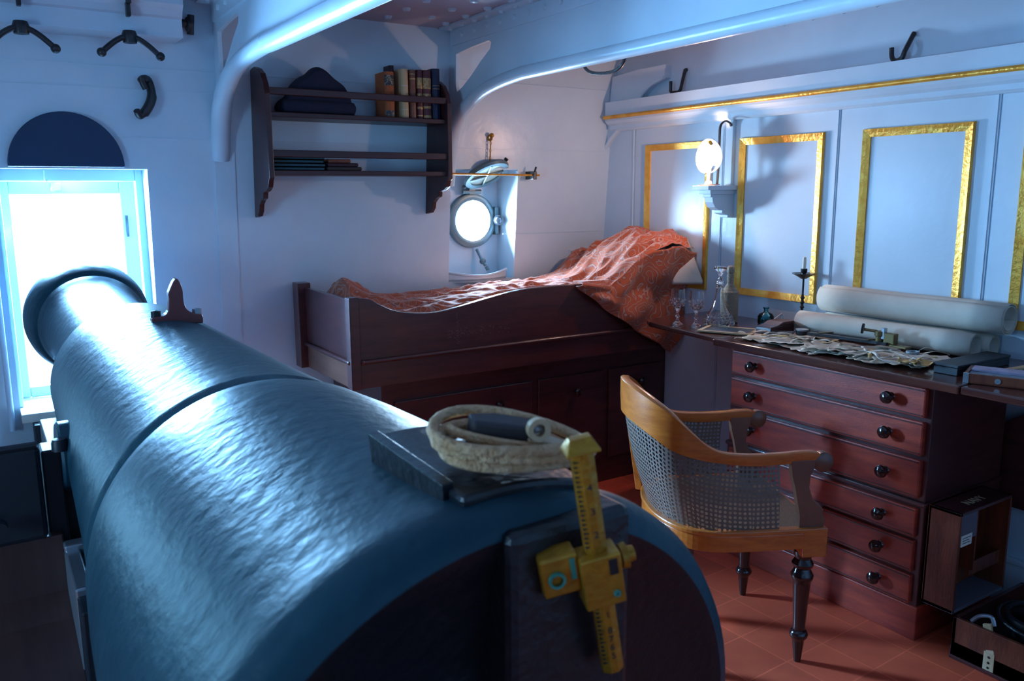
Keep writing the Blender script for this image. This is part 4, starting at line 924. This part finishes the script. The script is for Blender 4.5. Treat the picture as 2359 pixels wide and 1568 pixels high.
fs.append(tuple(range(n_))); fs.append(tuple((len(sm)-1)*n_+k for k in range(n_)))
b.add(vs, fs).build('crest_and_arm_rail', oak, T, smooth=True)
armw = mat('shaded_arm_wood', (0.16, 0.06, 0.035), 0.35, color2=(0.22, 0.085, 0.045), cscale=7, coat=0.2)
for t in (-0.262, 0.262):
    s_ = 1 if t > 0 else -1
    # scroll end
    pr = []
    for k in range(26):
        a = math.pi*0.55-k*0.21; rr_ = 0.034*(1-k/40)
        pr.append((t, 0.042+rr_*cos(a), 0.722+rr_*sin(a)))
    b = MB(); b.lathe([(0.001, -0.017), (0.026, -0.017), (0.034, -0.012), (0.034, 0.012), (0.026, 0.017), (0.001, 0.017)], C3(t, 0.042, 0.724), U, 28)
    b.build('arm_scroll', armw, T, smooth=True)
    pts = [(-0.070, 0.735), (-0.062, 0.680), (-0.050, 0.640), (-0.040, 0.590), (-0.030, 0.545), (-0.030, 0.500), (0.055, 0.500), (0.060, 0.530), (0.048, 0.545), (0.052, 0.560), (0.035, 0.580), (0.012, 0.600), (-0.002, 0.640), (0.000, 0.680), (0.012, 0.705), (0.02, 0.735)]
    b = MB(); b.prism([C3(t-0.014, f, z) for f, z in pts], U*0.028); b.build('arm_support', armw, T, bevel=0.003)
# rear posts
for t, f in ((0.215, -0.435), ):
    b = MB(); vs = []
    d = C3(t, f, 0)-C3(0, -0.15, 0); d.normalize(); sd = Vector((-d.y, d.x, 0))
    for (zz, sh) in ((0.83, 0.050), (0.70, 0.030), (0.58, 0.010), (0.48, -0.006)):
        c_ = C3(t, f, zz)+d*sh
        for a, c in ((-1,-1),(1,-1),(1,1),(-1,1)): vs.append(c_+sd*a*0.020+d*c*0.014)
    fs = [(j*4+k, j*4+(k+1) % 4, (j+1)*4+(k+1) % 4, (j+1)*4+k) for j in range(3) for k in range(4)]+[(0,1,2,3), (12,13,14,15)]
    b.add(vs, fs).build('back_post', oak, T, bevel=0.003)
# seat rail: D plan
plan = [(0.285, 0.062), (0.285, -0.10), (0.283, -0.22), (0.272, -0.31), (0.240, -0.38), (0.18, -0.43), (0.09, -0.458), (0, -0.465)]
plan = plan+[(-t, f) for t, f in plan[-2::-1]]
ps = [p for p in smooth_path([(p[0], p[1], 0) for p in plan], 4)]
def ringed(z0, z1, outer, inner, name, m):
    n = len(ps); vs = []; fs = []
    for p in ps:
        d = Vector((p.x, (p.y+0.15), 0)).normalized()
        for (off, z) in ((outer, z0), (outer, z1), (inner, z1), (inner, z0)): vs.append(C3(p.x+d.x*off, p.y+d.y*off, z))
    for i in range(n-1):
        for k in range(4): fs.append((i*4+k, i*4+(k+1) % 4, (i+1)*4+(k+1) % 4, (i+1)*4+k))
    fs += [(0,1,2,3), tuple((n-1)*4+k for k in range(4))]
    return MB().add(vs, fs).build(name, m, T, bevel=0.004)
ringed(0.430, 0.487, 0.0, -0.026, 'seat_rail', oak)
ringed(0.487, 0.503, 0.006, -0.03, 'seat_moulding', oak)
MB().prism([C3(-0.275, 0.062, 0.430), C3(0.275, 0.062, 0.430), C3(0.275, 0.040, 0.430), C3(-0.275, 0.040, 0.430)], (0, 0, 0.068)).build('front_rail', oak, T, bevel=0.003)
b = MB(); b.prism([C3(p.x*0.93, p.y*0.93-0.008, 0.490) for p in ps], (0, 0, 0.010)); b.build('seat', mat('cane_seat', (0.20, 0.12, 0.07), 0.5, bump=0.6, bscale=150), T)
# cane panels: one curved surface between the rail and the seat, arm to arm
mid = [p for p in full if p[1] < -0.04]
top = smooth_path([(p[0]*0.985, p[1], p[2]-width(p)-0.001) for p in mid], 5)
botp = []
for p in top:
    # match to seat plan by angle
    t_, f_ = p.x, p.y
    d = Vector((t_, f_+0.15, 0)).normalized(); 
    best = min(ps, key=lambda q: abs(math.atan2(q.x, -(q.y+0.15))-math.atan2(t_, -(f_+0.15))))
    botp.append(Vector((best.x*0.96, best.y*0.975, 0.503)))
L_ = [0]
for i in range(1, len(top)): L_.append(L_[-1]+((top[i]-top[i-1]).length+(botp[i]-botp[i-1]).length)/2)
nn = len(top)-1
def cane(u, v):
    x = u*nn; i = min(int(x), nn-1); q = x-i
    a = top[i].lerp(top[i+1], q); c = botp[i].lerp(botp[i+1], q)
    p = a.lerp(c, v); bulge = 1+0.02*math.sin(math.pi*v)
    return C3(p.x*bulge, p.y*bulge, p.z)
def cuv(u, v):
    x = u*nn; i = min(int(x), nn-1); q = x-i
    l = L_[i]*(1-q)+L_[i+1]*q
    hgt = top[i].z-0.503
    return (l/0.0155, v*hgt/0.0155)
MB().grid(cane, 120, 24, cuv).build('cane_panel', cane_m, T, smooth='all', solid=0)
# turned front legs and plain rear legs
def leg(t, f):
    pr = [(0.001, 0.0), (0.011, 0.0), (0.013, 0.012), (0.020, 0.075), (0.022, 0.085), (0.030, 0.094), (0.032, 0.104), (0.026, 0.116), (0.020, 0.120), (0.022, 0.126), (0.020, 0.132), (0.024, 0.20), (0.029, 0.285), (0.031, 0.300), (0.036, 0.308), (0.038, 0.320), (0.030, 0.335), (0.026, 0.345), (0.034, 0.352), (0.036, 0.362), (0.030, 0.372), (0.026, 0.380), (0.031, 0.392), (0.031, 0.405), (0.001, 0.405)]
    MB().lathe(pr, C3(t, f, 0), seg=26).build('leg', darkwood, T, smooth=True)
for t in (-0.240, 0.240): leg(t, 0.008)
for t in (-0.262, 0.262): MB().prism([C3(t-0.024, -0.018, 0.400), C3(t+0.024, -0.018, 0.400), C3(t+0.024, 0.066, 0.400), C3(t-0.024, 0.066, 0.400)], (0, 0, 0.10)).build('corner_block', oak, T, bevel=0.003)
for t in (-0.19, 0.19):
    b = MB(); vs = []
    for (zz, f, w_) in ((0.435, -0.385, 0.024), (0.30, -0.395, 0.022), (0.15, -0.425, 0.018), (0.0, -0.475, 0.015)):
        for a, c in ((-1,-1),(1,-1),(1,1),(-1,1)): vs.append(C3(t+a*w_, f+c*w_, zz))
    fs = [(j*4+k, j*4+(k+1) % 4, (j+1)*4+(k+1) % 4, (j+1)*4+k) for j in range(3) for k in range(4)]+[(0,1,2,3), (12,13,14,15)]
    b.add(vs, fs).build('leg', mahox, T, bevel=0.003)

# ================================================================== INSTRUMENT CASES
T = thing('open_instrument_case', 'tall narrow open fronted wooden instrument case with paper label', 'case', (2.87, 1.455, 0.152))
x0, x1, y0, y1, z0, z1 = 2.705, 3.045, 1.400, 1.512, 0.152, 0.517
th = 0.012
MB().box((x0, y0, z0), (x0+th, y1, z1)).build('left_side', boxwood, T, bevel=0.002)
MB().box((x1-th, y0, z0), (x1, y1, z1)).build('right_side', boxwood, T, bevel=0.002)
MB().box((x0, y0, z1-th), (x1, y1, z1)).build('top_board', mahox, T, bevel=0.002)
MB().box((x0, y0, z0), (x1, y1, z0+th)).build('bottom_board', zinc, T)
MB().box((x0, y1-0.008, z0), (x1, y1, z1)).build('back_panel', boxwood, T)
MB().box((x0+th, y0+0.004, z0+0.26), (x0+0.115, y0+0.010, z1-th)).build('inner_panel', zinc, T)
MB().box((x0+0.115, y0+0.004, z0+0.13), (x0+0.121, y1-0.01, z1-th)).build('upright_divider', boxwood, T)
MB().box((x0+0.125, y0+0.02, z0+0.10), (x1-th, y0+0.026, z0+0.15)).build('cross_slat', boxwood, T)
MB().box((x0+0.06, y0+0.03, z0+0.07), (x0+0.068, y0+0.05, z0+0.17)).build('green_strip', verdi, T)
LB = MB().box((x0+0.018, y0+0.001, z1-0.125), (x0+0.085, y0+0.0035, z1-0.085)).build('paper_label', candle_m, T)
b = MB()
for k in range(3): b.box((x0+0.026, y0+0.0004, z1-0.097-k*0.009), (x0+(0.078, 0.066, 0.074)[k], y0+0.0011, z1-0.0945-k*0.009))
b.build('label_writing', slate_m, LB)
def text(s, size, place, m, parent, name='lettering', ext=0.0006):
    cu = bpy.data.curves.new(name, 'FONT'); cu.body = s; cu.size = size; cu.extrude = ext; cu.align_x = 'CENTER'; cu.align_y = 'CENTER'
    tmp = bpy.data.objects.new('t', cu); COL.objects.link(tmp)
    dg = bpy.context.evaluated_depsgraph_get(); dg.update()
    me = bpy.data.meshes.new_from_object(tmp.evaluated_get(dg)); bpy.data.objects.remove(tmp)
    b = MB(); b.v = [place @ v.co for v in me.vertices]; b.f = [tuple(p.vertices) for p in me.polygons]
    return b.build(name, m, parent, merge=False)
text('NAVY', 0.045, frame((2.87, 1.445, z1+0.0008), (1, 0, 0), (0, 1, 0)), fawn, T)
T = thing('sextant_box', 'low open mahogany box on floor, brass strap on its side', 'box', (2.95, 1.12, 0))
X0, X1, Y0, Y1, ZB = 2.70, 3.16, 0.80, 1.392, 0.150
MB().box((X0, Y0, 0), (X0+0.014, Y1, ZB)).build('front_side', boxwood, T, bevel=0.002)
MB().box((X1-0.014, Y0, 0), (X1, Y1, ZB)).build('rear_side', boxwood, T, bevel=0.002)
MB().box((X0, Y1-0.014, 0), (X1, Y1, ZB)).build('end_side', mahox, T, bevel=0.002)
MB().box((X0, Y0, 0), (X1, Y0+0.014, ZB)).build('end_side', mahox, T, bevel=0.002)
MB().box((X0, Y0, 0.0), (X1, Y1, 0.06)).build('tray_bottom', basemat, T)
MB().box((X0-0.008, Y0, 0.0), (X0, Y1, 0.014)).build('base_moulding', mahox, T, bevel=0.003)
b = MB(); b.box((X0-0.003, 1.245, 0.012), (X0, 1.280, 0.078)); b.build('hinge_strap', fawn, T, bevel=0.001)
b = MB()
for q in (0.024, 0.042, 0.062): b.lathe([(0.001, 0.002), (0.004, 0.0015), (0.004, 0)], (X0-0.003, 1.2625, q), (-1,0,0), 10)
b.build('screws', iron, T)
b = MB(); b.obox((X0+0.014, 1.275, 0.118), (0.25, 0.35, 1), (0, 1, -0.35), (1, 0, 0), 0.048, 0.014, 0.006); b.build('strap', fawn, T, bevel=0.002)
MB().tube(smooth_path([(X0+0.02, 1.34, 0.150), (X0+0.03, 1.32, 0.175), (X0+0.045, 1.29, 0.180), (X0+0.04, 1.275, 0.155)], 5), 0.007, 8).build('hooked_catch', steel, T, smooth=True)
T = thing('gimballed_compass', 'black round compass bowl with glass top sitting in open box', 'compass', (2.90, 1.16, 0.062))
MB().lathe([(0.001, 0), (0.06, 0.0), (0.098, 0.03), (0.105, 0.09), (0.112, 0.095), (0.112, 0.125), (0.100, 0.128), (0.100, 0.10), (0.001, 0.098)], (2.875, 1.185, 0.062), seg=36).build('bowl', iron, T, smooth=True)
MB().lathe([(0.085, 0), (0.098, 0), (0.098, 0.006), (0.085, 0.006), (0.085, 0)], (2.875, 1.185, 0.163), seg=36).build('scale_ring', slate_m, T, smooth=True)
MB().lathe([(0.001, 0.116), (0.1, 0.116), (0.1, 0.119), (0.001, 0.119)], (2.875, 1.185, 0.062), seg=36).build('cover_glass', pane_m, T, smooth=True)
MB().tube([(2.875+0.132*cos(k*math.pi/16), 1.185+0.132*sin(k*math.pi/16), 0.165+0.01*sin(k*math.pi/16)) for k in range(32)], 0.006, 8, closed=True).build('gimbal_ring', iron, T, smooth=True)

# ================================================================== THE GUN
az, el = R(-1.677), R(4.177)
GD = Vector((math.sin(az)*math.cos(el), math.cos(az)*math.cos(el), math.sin(el)))
GP = Vector((0.344, 3.7, 1.124))
GU = (Vector((0,0,1))-GD*GD.z).normalized(); GR = GD.cross(GU)
def G(s, r, deg): a = R(deg); return GP-GD*s+(GU*math.cos(a)+GR*math.sin(a))*r
T = thing('cannon', 'huge black naval muzzle loading cannon pointing out through gun port', 'cannon', (0.4, 2.2, 0.0))
prof = [(0.088, 0.30), (0.090, 0.0), (0.150, -0.010), (0.195, 0.0), (0.214, 0.015), (0.223, 0.045), (0.222, 0.09), (0.214, 0.14), (0.204, 0.180), (0.196, 0.195), (0.188, 0.198), (0.188, 0.215), (0.190, 0.222), (0.182, 0.25), (0.172, 0.32), (0.168, 0.42), (0.171, 0.60), (0.182, 0.85), (0.188, 0.93), (0.222, 1.005), (0.238, 1.06), (0.248, 1.25), (0.266, 1.60), (0.290, 2.0), (0.302, 2.165), (0.305, 2.185), (0.298, 2.198), (0.297, 2.210), (0.307, 2.220), (0.316, 2.26), (0.330, 2.40), (0.350, 2.68), (0.366, 2.86), (0.373, 2.92), (0.377, 2.945), (0.382, 2.970), (0.380, 2.992), (0.369, 3.010), (0.350, 3.018)]
MB().lathe([(r, -s) for r, s in prof], GP, GD, 96, ref=(1, 0, 0)).build('barrel', gunm, T, smooth='all')
MB().lathe([(r, -s) for r, s in [(0.351, 3.018), (0.335, 3.014), (0.310, 3.002), (0.22, 2.992), (0.16, 2.985), (0.12, 3.01), (0.085, 3.05), (0.11, 3.10), (0.12, 3.15), (0.09, 3.20), (0.001, 3.22)]], GP, GD, 72, ref=(1, 0, 0)).build('breech_face', gunr, T, smooth='all')
for sg in (-1, 1):
    MB().lathe([(0.08, 0.15), (0.08, 0.275), (0.075, 0.28), (0.001, 0.28)], GP-GD*1.60, GR*sg, 32).build('trunnion', gunm, T, smooth=True)
# pad on the reinforce carrying the lock
def padf(s0, s1, a0, a1, r0, r1, name, m):
    n = 10; vs = []; fs = []
    for i in range(n+1):
        a = a0+(a1-a0)*i/n
        for (s, r) in ((s0, r0), (s0, r1), (s1, r1), (s1, r0)): vs.append(G(s, r, a))
    for i in range(n):
        for k in range(4): fs.append((i*4+k, i*4+(k+1) % 4, (i+1)*4+(k+1) % 4, (i+1)*4+k))
    fs += [(0,1,2,3), tuple(n*4+k for k in range(4))]
    return MB().add(vs, fs).build(name, m, T, bevel=0.006)
padf(2.775, 2.985, -6.5, 19, 0.34, 0.392, 'vent_pad', gunr)
padf(2.775, 2.955, -7.5, -5.5, 0.34, 0.397, 'pad_edge', gunr)
# vertical block on the breech face for the tangent sight
sightc = Vector((0.50, 0.675, 1.16))
b = MB(); b.box((0.415, 0.650, 0.98), (0.575, 0.77, 1.262)); b.build('sight_block', gunr, T, bevel=0.010)
# tangent sight
ax_ = Vector((0.175, 0.03, -1)).normalized()
ax_ = Vector((0.058, 0.015, -0.261)).normalized()
top_ = Vector((0.476, 0.617, 1.353)); rgt = Vector((1, -0.35, 0)); rgt = (rgt-ax_*rgt.dot(ax_)).normalized(); out_ = ax_.cross(rgt).normalized()
if out_.y > 0: out_ = -out_
S = bpy.data.objects.new('tangent_sight', None); COL.objects.link(S); S.parent = T
S.location = (0, 0, 0)
# brass sight as its own thing: it slides in its socket and is lifted out
bpy.data.objects.remove(S)
T2 = thing('tangent_sight', 'brass tangent sight bar with graduated scale on cannon breech', 'gun sight', (0.52, 0.64, 1.07))
Lb = 0.268
b = MB(); c_ = top_+ax_*(Lb/2)
hexs = []
for (a, c) in ((-0.0118, 0.0), (-0.0118, 0.006), (-0.004, 0.011), (0.004, 0.011), (0.0118, 0.006), (0.0118, 0.0), (0.008, -0.008), (-0.008, -0.008)): hexs.append(top_+rgt*a+out_*c)
b.prism(hexs, ax_*Lb); BAR = b.build('graduated_bar', brass, T2, bevel=0.001)
b = MB(); q = top_; vs = []
for (u_, hx, hy) in ((-0.013, 0.011, 0.005), (0.0, 0.0175, 0.0125), (0.002, 0.0175, 0.0125)):
    for a, c in ((-1,-1),(1,-1),(1,1),(-1,1)): vs.append(q+ax_*u_+rgt*a*hx+out_*(c*hy+0.002))
b.add(vs, [(j*4+k, j*4+(k+1) % 4, (j+1)*4+(k+1) % 4, (j+1)*4+k) for j in range(2) for k in range(4)]+[(0,1,2,3), (8,9,10,11)])
b.build('sight_head', brass, T2, bevel=0.001)
cc = top_+ax_*0.146
MB().obox(cc+out_*0.004, rgt, ax_, out_, 0.0215, 0.0300, 0.0150).build('socket_block', brass, T2, bevel=0.002)
MB().obox(cc-rgt*0.041-out_*0.004+ax_*-0.014, rgt, ax_, out_, 0.020, 0.023, 0.013).build('clamp_bracket', brass, T2, bevel=0.003)
MB().lathe([(0.006, 0.003), (0.009, 0.0035), (0.009, 0.0)], cc-rgt*0.046+out_*0.009+ax_*-0.012, out_, 18).build('bracket_screw', verdi, T2, smooth=True)
MB().obox(cc-rgt*0.0275+out_*0.0095+ax_*-0.020, rgt, ax_, out_, 0.0025, 0.012, 0.001).build('corrosion_mark', verdi, T2)
MB().lathe([(0.008, 0.0), (0.008, 0.004), (0.013, 0.005), (0.014, 0.012), (0.009, 0.013), (0.008, 0.020), (0.001, 0.021)], cc+rgt*0.0205+ax_*-0.012, rgt, 14).build('clamp_screw', brass, T2, smooth=True)
MB().obox(cc+rgt*0.012+out_*0.0192+ax_*-0.016, rgt, ax_, out_, 0.0045, 0.009, 0.0006).build('slot', iron, T2)
MB().lathe([(0.001, 0.002), (0.004, 0.0018), (0.004, 0.0)], cc+rgt*0.012+out_*0.0190+ax_*0.016, out_, 12).build('pin', verdi, T2, smooth=True)
b = MB()
for k in range(46):
    u_ = 0.010+k*0.0054
    if 0.112 < u_ < 0.180: continue
    L1 = 0.0080 if k % 5 == 0 else 0.0035
    b.obox(top_+ax_*u_+rgt*(-0.0118+L1/2+0.0006)+out_*0.0086, rgt, ax_, rgt.cross(ax_), L1/2, 0.00035, 0.0016)
b.build('scale_marks', leatherd, BAR)['kind'] = 'stuff'
for s_, u_ in (('4', 0.040), ('3', 0.067), ('2', 0.094), ('1', 0.192), ('8', 0.212), ('7', 0.223), ('6', 0.234), ('5', 0.245)):
    text(s_, 0.011, frame(top_+ax_*u_+rgt*0.001+out_*0.0113, rgt, -ax_), leatherd, BAR, 'numeral', 0.0003)

# foresight
T3 = thing('dispart_sight', 'reddish upright foresight bolted on the cannon barrel', 'gun sight', tuple(G(1.42, 0.25, 6)))
fr = Vector((1, 0.02, 0.0))
base = G(1.40, 0.262, 8)
def FS(x, z, y=0): return base+GR*x+GU*z-GD*y
pts = smooth_path([FS(-0.062, -0.006), FS(-0.060, 0.008), FS(-0.035, 0.010), FS(-0.022, 0.022), FS(-0.018, 0.055), FS(-0.018, 0.070), FS(0.002, 0.106), FS(0.016, 0.082), FS(0.018, 0.045), FS(0.026, 0.022), FS(0.042, 0.010), FS(0.062, 0.006), FS(0.064, -0.018)], 3)
b = MB(); b.prism(pts+[FS(0.0, -0.014)], GD*-0.026); b.build('blade', copper, T3, bevel=0.003)
for x, z in ((-0.050, 0.004), (0.052, 0.002)): MB().lathe([(0.001, 0.020), (0.012, 0.018), (0.012, 0.0), (0.015, -0.002)], FS(x, z, 0.013), GU, 6).build('bolt', steel if x > 0 else iron, T3)

# rope coil and lanyard block
T4 = thing('rope_coil', 'coiled pale cotton lanyard rope lying on cannon breech', 'rope', tuple(G(2.87, 0.40, 2)))
# ring plane: lying on the pad, elongated towards the sight
rc = Vector((0.470, 0.735, 1.318))
ea = Vector((0.86, -0.50, -0.13)).normalized(); eb = Vector((0.45, 0.80, 0.10)).normalized(); ec = ea.cross(eb).normalized()
pts = []
for k in range(3*28):
    t_ = 2*math.pi*k/28; lap = k/28
    A = 0.081-0.009*math.sin(lap*2.2); B = 0.037+0.007*math.cos(lap*2.6)
    x = A*math.cos(t_); y = B*math.sin(t_)*(1-0.45*math.cos(t_))
    lift = 0.0105*lap+ (0.014*math.sin(t_) if math.sin(t_) > 0 else 0)
    pts.append(rc+ea*x+eb*y+ec*(lift-0.010))
MB().tube(pts, 0.0064, 10).build('rope_turns', rope_m, T4, smooth=True)
pts2 = smooth_path([rc-ea*0.070+eb*0.002+ec*0.02, rc-ea*0.055-eb*0.012+ec*0.02, rc-ea*0.01-eb*0.020+ec*0.018, rc+ea*0.05-eb*0.012+ec*0.014, rc+ea*0.078+ec*0.008, rc+ea*0.05+eb*0.012+ec*0.012], 6)
MB().tube(pts2, 0.0055, 8).build('rope_tail', rope_m, T4, smooth=True)
T5 = thing('vent_lock', 'dark steel gun lock with tan leather tongue inside the rope coil', 'gun lock', tuple(rc-ec*0.02))
pp = [rc-ea*0.045-eb*0.012, rc-ea*0.050+eb*0.014, rc-ea*0.020+eb*0.024, rc+ea*0.025+eb*0.018, rc+ea*0.022-eb*0.012]
MB().prism([p-ec*0.014 for p in pp], ec*0.050).build('lock_body', leatherd, T5, bevel=0.004)
b = MB(); b.prism([rc+ea*0.016-eb*0.018+ec*0.018, rc+ea*0.016+eb*0.010+ec*0.018, rc+ea*0.045+eb*0.004+ec*0.016, rc+ea*0.073-eb*0.006+ec*0.012, rc+ea*0.045-eb*0.018+ec*0.016], ec*0.007); b.build('leather_tongue', fawn, T5, bevel=0.002)
MB().lathe([(0.007, 0.0), (0.0125, 0.0), (0.0125, 0.012), (0.007, 0.012), (0.007, 0.0)], rc+ea*0.024-eb*0.012+ec*0.036, (out_+ec*0.2), 20).build('leather_eye', fawn, T5, smooth=True)
MB().lathe([(0.001, 0.006), (0.005, 0.004), (0.006, 0)], rc+ea*0.025-eb*0.012+ec*0.036, (out_+ec*0.2), 14).build('rivet', steel, T5, smooth=True)

# ================================================================== CARRIAGE (left of and beneath the gun)
T = thing('gun_carriage', 'dark timber and iron gun carriage under and left of cannon', 'gun carriage', (0.35, 2.0, 0))
# outer (left) cheek in timber: its inner top edge follows y
def cheek(xa, xb, name, m):
    pts = [(2.9, 0.0), (2.9, 0.78), (2.55, 0.80), (2.10, 0.74), (1.95, 0.68), (1.45, 0.56), (0.75, 0.46), (0.75, 0.0)]
    return MB().prism([(xa, y, z) for y, z in pts], (xb-xa, 0, 0)).build(name, m, T, bevel=0.006)
cheek(-0.10, 0.105, 'left_cheek', carr); cheek(0.68, 0.80, 'right_cheek', carr)
MB().box((-0.10, 0.85, 0.0), (0.80, 2.8, 0.12)).build('carriage_bed', basemat, T)
MB().box((-0.42, 2.02, 0.845), (0.072, 2.075, 1.058)).build('trunnion_housing', blackpaint, T, bevel=0.010)
MB().box((-0.60, 2.03, 0.0), (0.100, 2.07, 0.845)).build('rear_board', carr, T, bevel=0.003)
MB().box((0.10, 2.12, 0.45), (0.150, 2.60, 0.98)).build('inner_guard', blackpaint, T, bevel=0.003)
MB().tube([(-0.42, 2.02, 1.058), (0.068, 2.02, 1.063)], 0.008, 8).build('housing_edge', blackpaint, T, smooth=True)
MB().box((0.075, 2.06, 0.70), (0.115, 2.14, 1.035)).build('side_plate', blackpaint, T, bevel=0.004)
MB().lathe([(0.001, 0.028), (0.014, 0.026), (0.017, 0.018), (0.017, 0.0)], (0.112, 2.03, 1.04), (0,0,1), 14).build('bolt_head', blackpaint, T, smooth=True)
MB().tube([(-0.02, 2.00, 0.90), (-0.02, 1.97, 0.90)], 0.018, 14).build('boss', blackpaint, T, smooth=True)
b = MB(); b.box((0.098, 1.78, 0.60), (0.128, 2.05, 0.815)); b.box((0.098, 2.00, 0.80), (0.150, 2.04, 0.826)); b.build('cap_square', steel, T, bevel=0.004)
MB().box((0.10, 1.70, 0.45), (0.150, 2.08, 0.80)).build('inner_plate', blackpaint, T, bevel=0.004)
MB().box((-0.06, 3.05, 0.10), (0.30, 3.90, 0.55)).build('slide', basemat, T)

# side companion: strip of the left slide seen at bottom left
